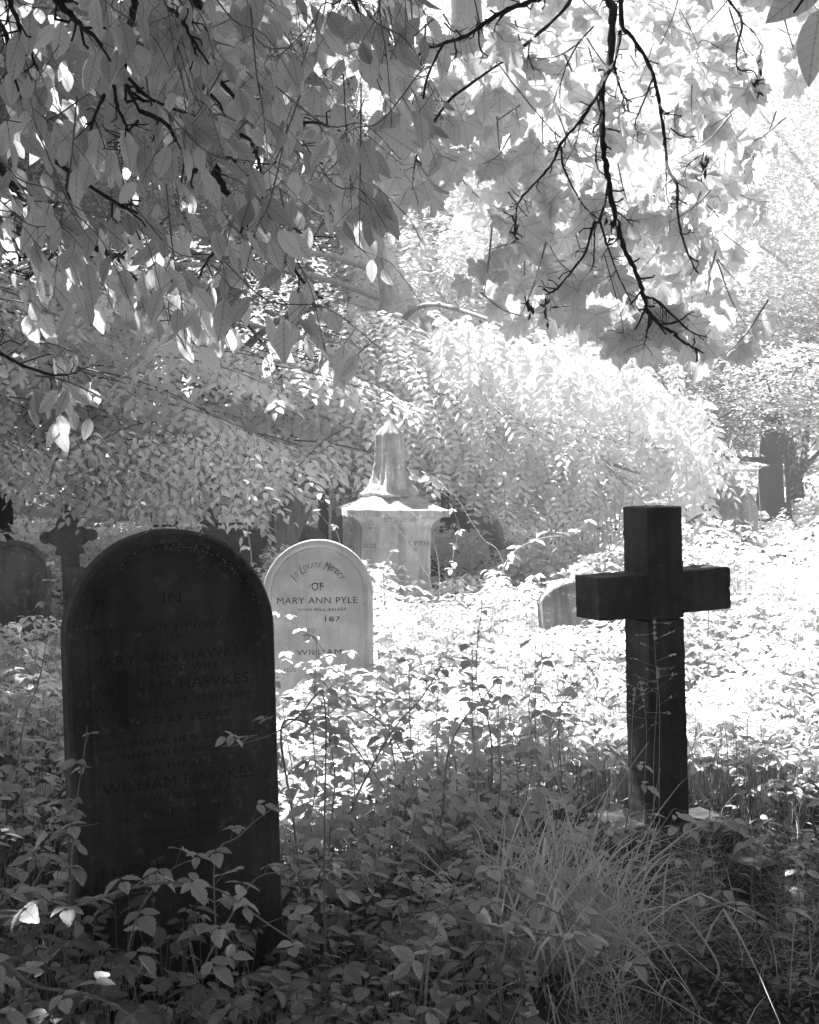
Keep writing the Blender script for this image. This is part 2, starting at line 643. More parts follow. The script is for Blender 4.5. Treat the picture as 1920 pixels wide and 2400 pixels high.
# ------------------------------------------------------------------ ground
def make_ground():
    xs = np.concatenate([np.linspace(-150, -12, 12)[:-1], np.linspace(-12, 12, 97), np.linspace(12, 150, 12)[1:]])
    ys = np.concatenate([np.linspace(-80, -4, 10)[:-1], np.linspace(-4, 26, 121), np.linspace(26, 300, 14)[1:]])
    X, Yv = np.meshgrid(xs, ys)
    Z = ground_z(X, Yv) + .012 * rng.normal(size=X.shape) * (np.abs(X) < 12) * (np.abs(Yv - 11) < 15)
    v = np.stack([X, Yv, Z], -1).reshape(-1, 3)
    nx, ny = len(xs), len(ys)
    i = np.arange(ny - 1)[:, None] * nx + np.arange(nx - 1)[None]
    t = np.concatenate([np.stack([i, i + 1, i + nx + 1], -1).reshape(-1, 3), np.stack([i, i + nx + 1, i + nx], -1).reshape(-1, 3)])
    m = Mass()
    m.raw(v, t)
    m.build("ground", M['soil'], kind='structure', smooth_=True)


make_ground()


# ------------------------------------------------------------------ stones
def bevel_obj(o, w=.006, seg=2):
    b = o.modifiers.new("bevel", 'BEVEL')
    b.width = w
    b.segments = seg
    b.limit_method = 'ANGLE'
    b.angle_limit = R(35)
    return o


def poly_mesh(name, verts, faces, mat, parent=None, kind=None, smooth_=False):
    me = bpy.data.meshes.new(name)
    me.from_pydata([tuple(v) for v in verts], [], faces)
    me.update()
    if smooth_:
        for p in me.polygons:
            p.use_smooth = True
    me.materials.append(mat)
    return link(name, me, parent, kind)


def fix_normals(o):
    bm = bmesh.new()
    bm.from_mesh(o.data)
    bmesh.ops.recalc_face_normals(bm, faces=bm.faces)
    bm.to_mesh(o.data)
    bm.free()
    return o


def arch(hw, z0, zt, n=28, rise=None):
    """Round-topped outline in the xz plane: half width hw, bottom z0, top zt."""
    rise = hw if rise is None else rise
    pts = [(-hw, z0)]
    for k in range(n + 1):
        a = math.pi - math.pi * k / n
        pts.append((hw * math.cos(a), zt - rise + rise * math.sin(a)))
    pts.append((hw, z0))
    return pts


def loft_stone(name, rings, mat, parent, chips=0.0, seed=1, back=True):
    """rings: list of (outline, y). Lofted back to front, both ends capped."""
    r = random.Random(seed)
    V, Fc = [], []
    n = len(rings[0][0])
    for out, y in rings:
        for (x, z) in out:
            V.append((x + r.uniform(-chips, chips), y + r.uniform(-chips, chips) * .5, z + r.uniform(-chips, chips)))
    for i in range(len(rings) - 1):
        for k in range(n):
            a, b = i * n + k, i * n + (k + 1) % n
            Fc.append((a, b, b + n, a + n))
    Fc.append(tuple(range(n)))
    Fc.append(tuple((len(rings) - 1) * n + k for k in reversed(range(n))))
    o = poly_mesh(name, V, Fc, mat, parent)
    return fix_normals(o)


def text_mesh(body, mat, width, height, cx, y, cz, parent, extrude=.0008, name="lettering", shear=0, bold=0.0, rotz=0):
    cu = bpy.data.curves.new(name, 'FONT')
    cu.body = body
    cu.size = 1.0
    cu.extrude = .004
    cu.shear = shear
    cu.resolution_u = 3
    cu.align_x = 'CENTER'
    cu.space_character = 1.08
    cu.offset = bold
    o = bpy.data.objects.new(name, cu)
    COL.objects.link(o)
    dg = bpy.context.evaluated_depsgraph_get()
    me = bpy.data.meshes.new_from_object(o.evaluated_get(dg))
    bpy.data.objects.remove(o)
    bpy.data.curves.remove(cu)
    co = np.zeros(len(me.vertices) * 3, np.float32)
    me.vertices.foreach_get("co", co)
    co = co.reshape(-1, 3)
    lo, hi = co.min(0), co.max(0)
    x = (co[:, 0] - (lo[0] + hi[0]) / 2) / (hi[0] - lo[0]) * width
    z = (co[:, 1] - (lo[1] + hi[1]) / 2) / (hi[1] - lo[1]) * height
    d = (co[:, 2] - lo[2]) / (hi[2] - lo[2] + 1e-9) * extrude
    if rotz:
        x, z = x * math.cos(rotz) - z * math.sin(rotz), x * math.sin(rotz) + z * math.cos(rotz)
    new = np.stack([x + cx, y - d, z + cz], -1).astype(np.float32)
    me.vertices.foreach_set("co", new.ravel())
    me.update()
    me.name = name
    me.materials.clear()
    me.materials.append(mat)
    return link(name, me, parent)


# --- the large dark headstone
HY = 4.3
hx = P(423, 1600, HY).x
H = thing("headstone", "large dark round-topped headstone carved with the name William Hawkes, wrapped in brambles", "headstone",
          (hx, HY, -.12), (R(-.5), R(-1.3), R(26)), "headstones in the overgrown graveyard")
HW, HT, HD = .345, 1.60, .055
rg = lambda off, y: (arch(HW - off, off * .3, HT - off), y)
loft_stone("stone_slab", [rg(.004, HD), rg(0, HD - .004), rg(0, -HD + .022), rg(.006, -HD + .010), rg(.012, -HD), rg(.040, -HD), rg(.046, -HD + .006),
                          rg(.052, -HD + .014), rg(.062, -HD + .020), rg(.070, -HD + .020), rg(.073, -HD + .017), rg(.079, -HD + .017), rg(.083, -HD + .022)], M['hawkes'], H, .0009, 3)
FY = -HD + .022          # inner panel plane


def h_local(zy, zx=700):
    """z of a row in the stone's own frame from the photo row."""
    py = 1200 + zy / 2.395
    return P(398, py, HY).z + .12


def hline(body, zy, x0, x1, hz, mat=None, shear=0, nm="lettering"):
    s = .575 / 905
    cx = ((x0 + x1) / 2 - 722) * s
    text_mesh(body, mat or M['letter'], (x1 - x0) * s, hz / 2.395 / F * HY, cx, FY - .0002, h_local(zy), H, .0012, nm, shear)


for a in [("IN", 475, 675, 765, 62), ("AFFECTIONATE REMEMBRANCE", 637, 305, 1110, 34), ("OF", 692, 685, 762, 28), ("MARY ANN HAWKES.", 800, 300, 1140, 56),
          ("THE BELOVED WIFE OF", 867, 385, 1055, 38), ("WILLIAM HAWKES.", 957, 330, 1140, 58), ("WHO DIED OCT. 17TH 1897.", 1052, 305, 1140, 42),
          ("AGED 63 YEARS", 1146, 445, 1005, 40), ("GOD IS LOVE. HE IS GOOD", 1262, 330, 1030, 30), ("TO THEM THAT TRUST", 1330, 320, 970, 30),
          ("ALSO THE ABOVE", 1405, 490, 980, 36), ("WILLIAM HAWKES.", 1492, 335, 1155, 62), ("WHO FELL ASLEEP", 1575, 480, 1000, 36),
          ("SEPTEMBER 4TH 1911,", 1665, 410, 1070, 44), ("\"WELCOME HOME.\"", 1755, 470, 965, 34), ("ALSO", 1812, 700, 790, 20),
          ("ELIZAB", 1945, 320, 640, 46), ("S", 1925, 1150, 1195, 46)]:
    hline(*a)


def groove(pts, rad, mat, parent, name="carved_line"):
    m = Mass()
    m.tube(smooth(pts, 5), [rad, rad], 5)
    return m.build(name, mat, parent)


zc = HT - HW             # spring line of the arch
gy = FY - .0002
groove([(.262 * math.cos(a), gy, zc + .262 * math.sin(a)) for a in np.linspace(0, math.pi, 13)], .0022, M['hawkes'], H)
groove([(.155 * math.cos(a), gy, zc + .075 + .155 * math.sin(a)) for a in np.linspace(R(-15), R(195), 13)], .0022, M['hawkes'], H)
groove([(-.155, gy, zc + .03), (-.18, gy, zc + .02), (-.225, gy, zc - .02), (-.255, gy, zc - .09)], .0022, M['hawkes'], H)
groove([(.155, gy, zc + .03), (.18, gy, zc + .02), (.225, gy, zc - .02), (.255, gy, zc - .09)], .0022, M['hawkes'], H)
ic = h_local(465)
groove([(.065 * math.cos(a), gy, ic + .065 * math.sin(a)) for a in np.linspace(0, 2 * math.pi, 17)], .0018, M['hawkes'], H, "carved_ring")
groove([(.022 * math.cos(a), gy, ic + .09 + .018 * math.sin(a)) for a in np.linspace(0, 2 * math.pi, 13)], .0014, M['hawkes'], H, "carved_ring")
for sx in (-1, 1):      # carved leaf scrolls each side of the ring
    m = Mass()
    for q in range(9):
        a = rng.uniform(0, 6.28)
        c = np.array([sx * (.10 + .045 * rng.random()), gy + .0006, ic - .01 + .03 * rng.normal()])
        m.add(T_SMALL, c[None], frames(np.array([[math.cos(a), 0, math.sin(a)]]), np.array([[0, -1., 0]])), [.022])
    m.build("carved_foliage", M['hawkes'], H, kind=None)
# moss crust along the arch
m = Mass()
for q in range(420):
    a = R(rng.normal(72, 22))
    rr = HW - rng.choice([.002, .045, .058]) + rng.normal(0, .004)
    c = np.array([rr * math.cos(a), -HD + rng.uniform(-.002, .09 if rr > HW - .01 else .012), zc + rr * math.sin(a)])
    m.add(T_SMALL, c[None], frames(rng.normal(0, 1, (1, 3)), rng.normal(0, 1, (1, 3))), [rng.uniform(.003, .008)])
m.build("moss_crust", M['mossy'], H, kind="stuff")

# --- the pale Pyle headstone
YY = 7.3
py_ = thing("headstone", "pale grey round-topped headstone with black letters reading Mary Ann Pyle", "headstone",
            (P(749, 1500, YY).x, YY, ground_z(-.5, YY) - .1), (R(-2), R(-.4), R(2.5)), "headstones in the overgrown graveyard")
PW, PT, PD = .305, P(749, 1265, YY).z - float(ground_z(-.5, YY)) + .1, .05
rg = lambda off, y: (arch(PW - off, off * .3, PT - off), y)
loft_stone("stone_slab", [rg(.003, PD), rg(0, PD - .004), rg(0, -PD + .004), rg(.004, -PD), rg(.026, -PD), rg(.034, -PD + .006), rg(.040, -PD + .016),
                          rg(.046, -PD + .018), rg(.050, -PD + .014), rg(.054, -PD + .018)], M['pyle'], py_, .0008, 5)


def pline(body, zx0, zx1, zy, hz, mat=None):
    s = 1 / 3.08 / F * YY
    cx = ((zx0 + zx1) / 2 - 524) * s
    z = P(749, 940 + zy / 3.08, YY).z - py_.location.z
    text_mesh(body, mat or M['letter2'], (zx1 - zx0) * s, hz * s, cx, -PD + .018, z, py_, .001)


for a in [("OF", 478, 562, 1340, 58), ("MARY ANN PYLE", 228, 808, 1440, 46), ("WHO FELL ASLEEP", 372, 728, 1506, 22), ("187", 572, 684, 1575, 36), ("T", 334, 352, 1580, 28, M['letter3']),
          ("AGED", 395, 500, 1655, 32, M['letter3']), ("WILLIAM", 365, 690, 1812, 38), ("HUS", 275, 360, 1935, 34, M['letter3'])]:
    pline(*a)
s_ = 1 / 3.08 / F * YY
czz = P(749, 940 + 1395 / 3.08, YY).z - py_.location.z
word = "In Loving Memory"
for i, ch in enumerate(word):
    if ch == ' ':
        continue
    a = R(146 - 112 * i / (len(word) - 1))
    rr = 212 * s_
    text_mesh(ch, M['letter2'] if i > 9 else M['letter3'], (40 if ch in 'MLm' else 24) * s_, (62 if ch.isupper() else 38) * s_, rr * math.cos(a), -PD + .018,
              czz + rr * math.sin(a), py_, .001, "lettering", .25, rotz=a - math.pi / 2)
groove([(.055 * math.cos(a) - .01, -PD + .0175, czz + .01 + .05 * math.sin(a)) for a in np.linspace(R(35), R(145), 7)], .0015, M['letter2'], py_)


# --- pedestal with a draped spire
def square_loft(name, prof, mat, parent, ax=1.0, ay=1.0, jitter=0.0, sub=1, seed=0):
    r = random.Random(seed)
    V, Fc = [], []
    n = 4 * sub
    for h, z in prof:
        for s in range(4):
            c0 = [(-1, -1), (1, -1), (1, 1), (-1, 1)][s]
            c1 = [(1, -1), (1, 1), (-1, 1), (-1, -1)][s]
            for q in range(sub):
                t = q / sub
                V.append((h * ax * (c0[0] + (c1[0] - c0[0]) * t) + r.uniform(-jitter, jitter), h * ay * (c0[1] + (c1[1] - c0[1]) * t) + r.uniform(-jitter, jitter), z + r.uniform(-jitter, jitter)))
    for i in range(len(prof) - 1):
        for k in range(n):
            a, b = i * n + k, i * n + (k + 1) % n
            Fc.append((a, b, b + n, a + n))
    Fc.append(tuple(reversed(range(n))))
    Fc.append(tuple((len(prof) - 1) * n + k for k in range(n)))
    return fix_normals(poly_mesh(name, V, Fc, mat, parent))


PEY = 9.6
gz = float(ground_z(0, PEY))
pe = thing("pedestal_monument", "pale square pedestal tomb topped with a weathered mossy draped urn", "monument", (P(912, 1200, PEY).x, PEY + .3, gz - .1), (0, R(.6), R(10)), None)
zz = lambda py: P(921, py, PEY).z - gz + .1
square_loft("base_course", [(.36, 0), (.36, .22), (.34, .25), (.30, .27)], M['pedestal'], pe)
square_loft("die", [(.262, .272), (.268, .3), (.262, .34), (.255, zz(1238))], M['pedestal'], pe, 1.0, .92)
square_loft("cornice", [(.255, zz(1238) + .001), (.265, zz(1234)), (.268, zz(1229)), (.285, zz(1222)), (.32, zz(1214)), (.335, zz(1211))], M['pedestal'], pe, 1, .92)
cz0, cz1, cz2 = zz(1211) + .001, zz(1196), zz(1163)
o = square_loft("sloped_cap", [(.375, cz0), (.378, cz0 + .004), (.378, cz1), (.34, cz1 + .012), (.28, cz1 + .035), (.20, cz2 - .02), (.15, cz2), (.1, cz2 + .004)], M['mossy'], pe, 1, .95, .004, 10, 2)
# the draped urn
V, Fc = [], []
NA, NZ = 72, 44
z0s, z1s = cz2 - .012, zz(980)
prof_z = np.array([0, .03, .08, .155, .27, .47, .79, .82, .90, .96, 1.0])
prof_r = np.array([.190, .207, .182, .150, .126, .109, .106, .098, .056, .024, .003])
for i in range(NZ + 1):
    t = (i / NZ) ** 1.15
    r0 = np.interp(t, prof_z, prof_r)
    for k in range(NA):
        a = 2 * math.pi * k / NA
        fold = (.11 * (1 - 2 * abs(math.sin(3.5 * a + 1.1 * t))) + .05 * math.cos(11 * a + 1.3 - 3 * t) + .035 * math.cos(17 * a)) * (1 if t < .8 else max(0, (1 - t) / .2))
        if t < .14:
            fold = fold * .5 + .05 * math.sin(3 * a + 14 * t)
        rr = r0 * (1 + fold) + rng.normal(0, .002) + .004 * math.sin(9 * a + 31 * t) * math.sin(23 * t + 4 * a)
        V.append((rr * math.cos(a), rr * math.sin(a), z0s + (z1s - z0s) * t + (.012 * math.sin(2 * a + 1) if .02 < t < .16 else 0)))
for i in range(NZ):
    for k in range(NA):
        a, b = i * NA + k, i * NA + (k + 1) % NA
        Fc.append((a, b, b + NA, a + NA))
Fc.append(tuple(NZ * NA + k for k in range(NA)))
Fc.append(tuple(reversed(range(NA))))
o = poly_mesh("draped_urn", V, Fc, M['mossy'], pe, smooth_=True)
o.location = (-.02, 0, 0)
s_ = 1 / 3.08 / F * PEY
for body, x0, x1, zy, hz in [("ELIZ", 850, 940, 1050, 30), ("LYTH", 1180, 1328, 1032, 32), ("18", 1210, 1245, 1078, 22)]:
    text_mesh(body, M['letter3'], (x1 - x0) * s_, hz * s_, ((x0 + x1) / 2 - 1083) * s_ - .005, -.258 * .92 - .0015, zz(940 + zy / 3.08), pe, .002)
for x, zy in ((-.19, 920), (-.06, 1180)):
    m = Mass(); m.tube([(x, -.258 * .92 - .004, zz(940 + zy / 3.08)), (x, -.2, zz(940 + zy / 3.08))], [.006, .006], 6); m.build("iron_stud", M['iron'], pe)

# --- stone cross
CY = 5.9
cx0 = P(1545, 1900, CY).x
CR = thing("stone_cross", "plain dark stone cross leaning slightly on its stepped base among tall grass", "grave cross", (cx0, CY, .0), (0, R(-1.9), R(25)), None)
zb, zt = P(1545, 1905, CY).z, P(1545, 1186, CY).z
pxm = CY / F
sw = .094           # half shaft width
ah = .094
za = zb + (zt - zb) * (1 - (1385 - 1186) / 719.0)        # arm centre height
aw = .352
zj = za - ah - .018


def rough_outline(outl, step=.03, amp=.0014):
    out = []
    n = len(outl)
    for i in range(n):
        a, b = np.array(outl[i]), np.array(outl[(i + 1) % n])
        L = np.linalg.norm(b - a)
        k = max(1, int(L / step))
        for q in range(k):
            p = a + (b - a) * q / k
            out.append(tuple(p + (rng.normal(0, amp, 2) if q else 0)))
    return out


def prism(name, outl, y0, y1, mat, parent, bev=.006):
    outl = rough_outline(outl)
    n = len(outl)
    V = [(x, y0, z) for x, z in outl] + [(x, y1, z) for x, z in outl]
    Fc = [tuple(range(n)), tuple(reversed(range(n, 2 * n)))]
    for k in range(n):
        Fc.append((k, n + k, n + (k + 1) % n, (k + 1) % n))
    o = fix_normals(poly_mesh(name, V, Fc, mat, parent))
    if bev:
        bevel_obj(o, bev)
    return o


prism("cross_head", [(-sw, zj), (-sw - .001, za - ah), (-aw, za - ah + .002), (-aw - .002, za + ah), (-sw, za + ah), (-sw + .001, zt), (sw - .001, zt), (sw, za + ah), (aw - .004, za + ah + .002),
                     (aw, za + ah - .006), (aw + .001, za + .008), (aw - .007, za - .002), (aw + .001, za - .014), (aw + .001, za - ah + .001), (sw, za - ah), (sw, zj)], -sw, sw, M['cross'], CR)
prism("cross_shaft", [(-sw - .004, zb - .05), (-sw - .001, zj - .004), (sw - .001, zj - .004), (sw + .006, zb + .01), (sw + .004, zb - .05)], -sw - .001, sw + .001, M['cross'], CR)
groove([(-.055, -sw - .0003, zt - .0), (-.052, -sw - .0003, zt - .09), (-.056, -sw - .0003, zt - .13), (-.04, -sw - .0003, zt - .15), (-.048, -sw - .0003, zt - .19)], .0014, M['iron'], CR, "crack")
groove([(-.07, -sw - .0003, za + ah - .012), (0, -sw - .0003, za + ah - .004), (.07, -sw - .0003, za + ah - .01)], .001, M['iron'], CR, "crack")
square_loft("plinth", [(.30, zb - .17), (.30, zb - .05), (.285, zb - .032), (.20, zb - .028)], M['cross'], CR, 1, .9, .002, 3)
square_loft("lower_step", [(.48, zb - .45), (.48, zb - .20), (.465, zb - .185), (.3, zb - .18)], M['cross'], CR, 1, .9, .003, 3)


# --- smaller graves
def slab(label, px, ptop, Y, hw, mat, rot=(0, 0, 12), rise=None, th=.05, name="headstone", rim=False, group="headstones in the overgrown graveyard", chips=.0015):
    x = P(px, ptop, Y).x
    g0 = float(ground_z(x, Y)) - .15
    h = P(px, ptop, Y).z - g0
    t = thing(name, label, "headstone", (x, Y, g0), tuple(R(v) for v in rot), group)
    rg = lambda off, y: (arch(hw - off, off * .3, h - off, 24, (hw - off) if rise is None else rise - off), y)
    rings = [rg(.008, th), rg(0, th - .008), rg(0, -th + .008), rg(.008, -th)]
    if rim:
        rings += [rg(.035, -th), rg(.045, -th + .012), rg(.055, -th + .012)]
    loft_stone("stone_slab", rings, mat, t, chips, int(px))
    return t


slab("mottled round headstone at the left edge of the photo behind the large dark one", 12, 1266, 9.3, .27, M['oldstone'], (-3, 3, 18), rim=True)
slab("small mossy rounded headstone standing before the trees right of the stone cross", 1695, 1135, 13, .30, M['lichen'], (-3, 4, 8), rise=.28, chips=.004)
slab("low rounded headstone mostly hidden behind the left arm of the stone cross", 1392, 1364, 8.2, .29, M['lichen'], (-6, -2, 14), rise=.12, chips=.003)
slab("tall black round-topped headstone cut by the left edge of the photo", -32, 1138, 11.5, .22, M['blackstone'], (0, 0, 10))
slab("broad grey gravestone with sloping shoulder behind the pale headstone", 655, 1222, 12.2, .36, M['oldstone'], (-4, 6, 15), rise=.15)
slab("wide low dark gravestone under the leafy boughs above the dark headstone", 545, 1238, 11.6, .38, M['blackstone'], (-3, -3, 12), rise=.12)
slab("dark leaning ledger slab right of the draped pedestal", 1078, 1185, 12.5, .16, M['blackstone'], (-25, -24, 20), rise=.08)

# trefoil cross monument
TY = 10.6
tc_ = thing("trefoil_cross", "grey stone cross with rounded trefoil arms in shade at left", "grave cross", (P(178, 1260, TY).x, TY, .05), (0, R(-3), R(16)), None)
zt_ = lambda py: P(178, py, TY).z - .05
u = TY / F
out = [(-.085, 0), (-.07, zt_(1300)), (-34 * u, zt_(1296)), (-30 * u, zt_(1284)), (-26 * u, zt_(1282))]
for a in np.linspace(R(-60), R(-300), 10):
    out.append(((-52 + 14 * math.cos(a)) * u, zt_(1256) + 14 * u * math.sin(a)))
out += [(-28 * u, zt_(1232)), (-26 * u, zt_(1222))]
for a in np.linspace(R(210), R(-30), 10):
    out.append((14 * u * math.cos(a), zt_(1196) + 14 * u * math.sin(a)))
out += [(26 * u, zt_(1222)), (28 * u, zt_(1232))]
for a in np.linspace(R(120), R(-120), 10):
    out.append(((52 + 14 * math.cos(a)) * u, zt_(1256) + 14 * u * math.sin(a)))
out += [(26 * u, zt_(1282)), (30 * u, zt_(1284)), (34 * u, zt_(1296)), (.07, zt_(1300)), (.085, 0)]
prism("cross_body", out, -.05, .05, M['oldstone'], tc_, .004)
square_loft("plinth", [(.24, -.1), (.24, .35), (.2, .4)], M['oldstone'], tc_)
t = thing("stone_block", "short squat stone pillar with flat top before the trefoil cross", "stone pillar", (P(172, 1340, 9.9).x, 9.9, .0), (0, R(2), R(14)))
square_loft("pillar", [(.10, -.05), (.085, P(172, 1345, 9.9).z), (.075, P(172, 1332, 9.9).z)], M['oldstone'], t, 1, .9, .003, 3)
t = thing("stone_obelisk", "dark tapering stone obelisk among the trees at right", "obelisk", (P(1806, 1165, 16.5).x, 16.5, .55), (0, 0, R(20)))
zo = lambda py: P(1806, py, 16.5).z - .55
square_loft("base", [(.26, -.1), (.26, .35), (.2, .38), (.17, zo(1178))], M['blackstone'], t)
square_loft("shaft", [(.125, zo(1178) + .002), (.12, zo(1160)), (.108, zo(1120)), (.085, zo(985)), (.08, zo(960)), (.0, zo(940))], M['blackstone'], t)
t = thing("stone_post", "narrow black stone post between gravestones left of the pedestal", "stone post", (P(754, 1200, 12.6).x, 12.6, .15), (0, R(1), R(20)))
square_loft("shaft", [(.045, 0), (.04, P(754, 1165, 12.6).z - .15), (.02, P(754, 1158, 12.6).z - .15)], M['blackstone'], t)
t = thing("small_cross", "small plain stone cross far back left of the draped urn", "grave cross", (P(790, 1180, 13.2).x, 13.2, .2), (0, 0, R(15)))
zs = lambda py: P(790, py, 13.2).z - .2
prism("cross_body", [(-.05, 0), (-.045, zs(1160)), (-.14, zs(1160)), (-.14, zs(1144)), (-.045, zs(1144)), (-.045, zs(1124)), (.045, zs(1124)), (.045, zs(1144)), (.14, zs(1144)), (.14, zs(1160)), (.045, zs(1160)), (.05, 0)], -.05, .05, M['oldstone'], t, .004)
# kerb stones at the cross
for lab, px, py, Y, hx_, hy_, hz_, rz in [("dark square kerb stone lower right of the cross base", 1758, 2045, 5.0, .08, .10, .17, 25),
                                         ("dark kerb stone half hidden by leaves left of the cross base", 1245, 1905, 6.0, .14, .12, .16, 22)]:
    p = P(px, py, Y)
    t = thing("kerb_stone", lab, "kerb stone", (p.x, p.y, 0), (0, R(2), R(rz)), "kerb stones by the cross")
    square_loft("block", [(1, -.05), (1, hz_), (.95, hz_ + .01)], M['cross'], t, hx_, hy_, .002, 2)


# iron railings
def railing(label, p0, p1, Y0, Y1, n, top, low, bottom, bar=.007):
    a, b = P(p0, top, Y0), P(p1, top, Y1)
    t = thing("iron_railing", label, "railing", (a.x, a.y, float(ground_z(a.x, a.y))), (0, 0, 0), "iron railings round the graves")
    d = b - a
    g0 = t.location
    for zpx in (low,):
        za_ = P(p0, zpx, Y0).z
        m = Mass(); m.tube([Vector((a.x, a.y, za_)) - g0, Vector((b.x, b.y, za_)) - g0], [.011, .011], 4); m.build("rail", M['iron'], t)
    za_ = P(p0, bottom, Y0).z
    m = Mass(); m.tube([Vector((a.x, a.y, za_)) - g0, Vector((b.x, b.y, za_)) - g0], [.011, .011], 4); m.build("rail", M['iron'], t)
    mm = Mass(); mm.tube([(0, 0, -.1), (0, 0, a.z - g0.z - .05), (0, 0, a.z - g0.z)], [bar, bar, .001], 4)
    me = mm.mesh("bar", M['iron'])
    for i in range(n):
        o = link("bar", me, t)
        o.location = d * (i / (n - 1)) * 1.0
        o.location.z = 0
    return t


railing("black iron railing with close bars behind the cross", 1284, 1462, 14.5, 13.6, 20, 1166, 1182, 1232)
railing("sparse black iron railing in the shade above the dark headstone", 355, 640, 10.8, 11.4, 6, 1195, 1233, 1262, .012)


# ------------------------------------------------------------------ overhanging cherry branch (top left)
Z7 = lambda p: (p[0] / 1.797, p[1] / 1.797)
Z8 = lambda p: (960 + p[0] / 1.797, p[1] / 1.797)
cherry = thing("cherry_tree", "overhanging tree with long oval leaves on dark twigs hanging across the upper left", "tree", (-2.6, .6, 0))
CT = np.array(cherry.location)
m = Mass()
m.tube(smooth([(-2.6, .6, -.2), (-2.5, .7, 1.5), (-2.3, .9, 3.2), (-2.0, 1.3, 5.0)]) - CT, [.22, .17, .15, .1], 12, .15)
m.build("trunk", M['mid_bark'], cherry, True)
ctr = [
    ([(230, -60), (240, 10), (340, 100), (430, 190)], 2.6, .007),
    ([(570, -60), (560, 60), (530, 160), (530, 340), (590, 470)], 2.9, .0075),
    ([(820, -60), (825, 10), (858, 130), (852, 400), (880, 560), (895, 680), (940, 780), (1000, 900), (1040, 940)], 3.0, .010),
    ([(890, 545), (1040, 580), (1085, 660), (1098, 740), (1110, 820), (1150, 890)], 3.05, .005),
    ([(-60, 600), (20, 735), (90, 820), (200, 910), (300, 965), (400, 1045), (480, 1075), (580, 1092)], 3.2, .010),
    ([(85, 830), (55, 920), (62, 1020), (82, 1100)], 3.2, .0055),
    ([(300, 965), (220, 1070), (170, 1130), (110, 1175)], 3.15, .0055),
    ([(150, 620), (290, 720), (450, 830), (600, 910), (690, 980)], 2.85, .005),
    ([(590, 470), (700, 520), (770, 650), (830, 725)], 2.9, .0055),
    ([(860, 260), (1010, 430), (1120, 490), (1200, 515), (1320, 515), (1430, 550)], 3.1, .0055),
    ([(1120, 490), (1210, 560), (1270, 640), (1360, 690)], 3.1, .004),
    ([(1040, 935), (1200, 945), (1290, 990), (1400, 1000)], 3.2, .004),
    ([(1040, 940), (1120, 1020), (1200, 1080), (1290, 1200), (1360, 1260)], 3.2, .0055),
    ([(690, 1090), (800, 1200), (920, 1300), (1010, 1340), (1100, 1440)], 3.3, .006),
    ([(-60, 1470), (0, 1490), (100, 1540), (230, 1580), (330, 1570)], 2.9, .004),
    ([(1470, -60), (1500, 30), (1560, 110), (1640, 190)], 3.0, .0045),
    ([(540, 330), (640, 420), (760, 470), (850, 500)], 2.95, .0045),
    ([(640, -60), (640, 0), (750, 60), (800, 150), (880, 270)], 2.8, .005),
    ([(30, -60), (40, 0), (100, 150), (160, 290)], 2.5, .005),
    ([(-40, 60), (20, 130), (40, 260), (90, 420)], 2.6, .0045),
    ([(480, 360), (500, 460), (540, 560), (500, 650)], 2.75, .004),
    ([(440, 400), (390, 510), (370, 600)], 2.7, .004),
    ([(950, 1010), (880, 1090), (820, 1200)], 3.1, .004),
    ([(580, 510), (535, 560), (505, 620)], 2.85, .0035),
    ([(500, 1090), (560, 1160), (690, 1290), (740, 1400)], 3.3, .004),
]
cherry_att = []


def wood(tree, org, trace, conv, mat, anchor, knob=.25, jit=.05, rs=1.0):
    att = []
    for pts, Y, r in trace:
        r = r * rs
        w = []
        n = len(pts)
        ph = rng.uniform(0, 6.28)
        for i, p in enumerate(pts):
            q = conv(p)
            w.append(P(q[0], q[1], Y + .10 * math.sin(ph + i * 1.1) * (jit / .05)))
        sp = smooth(w, 6)
        sp = sp + rng.normal(0, r * .18, sp.shape)
        m = Mass()
        if pts[0][1] < 0 or pts[0][0] < 0:
            m.tube(np.concatenate([smooth([anchor, (np.array(anchor) + np.array(w[0])) / 2 + np.array([0, 0, .25]), w[0]], 5)[:-1], sp]) - org, [r * 1.7, r * 1.3, r, r * .8, r * .4], 6, knob)
        else:
            m.tube(sp - org, [r, r * .75, r * .45], 6, knob)
        for q in range(int(3 + len(sp) / 3)):          # short spurs and buds
            i = int(rng.integers(1, len(sp) - 1))
            d = unit(sp[i + 1] - sp[i - 1])
            o_ = unit(np.cross(d, rng.normal(0, 1, 3))) * .8 + d * .5
            e = sp[i] + o_ * rng.uniform(.012, .06)
            e2 = e + unit(o_ + rng.normal(0, .5, 3)) * rng.uniform(.008, .03)
            m.tube(np.array([sp[i], e, e2]) - org, [r * .42, r * .3, r * .36], 4, .3)
        m.build("branch", mat, tree, True)
        att.append(sp)
    return att


c_att = wood(cherry, CT, ctr, Z7, M['bark'], (-1.6, 2.2, 4.1))
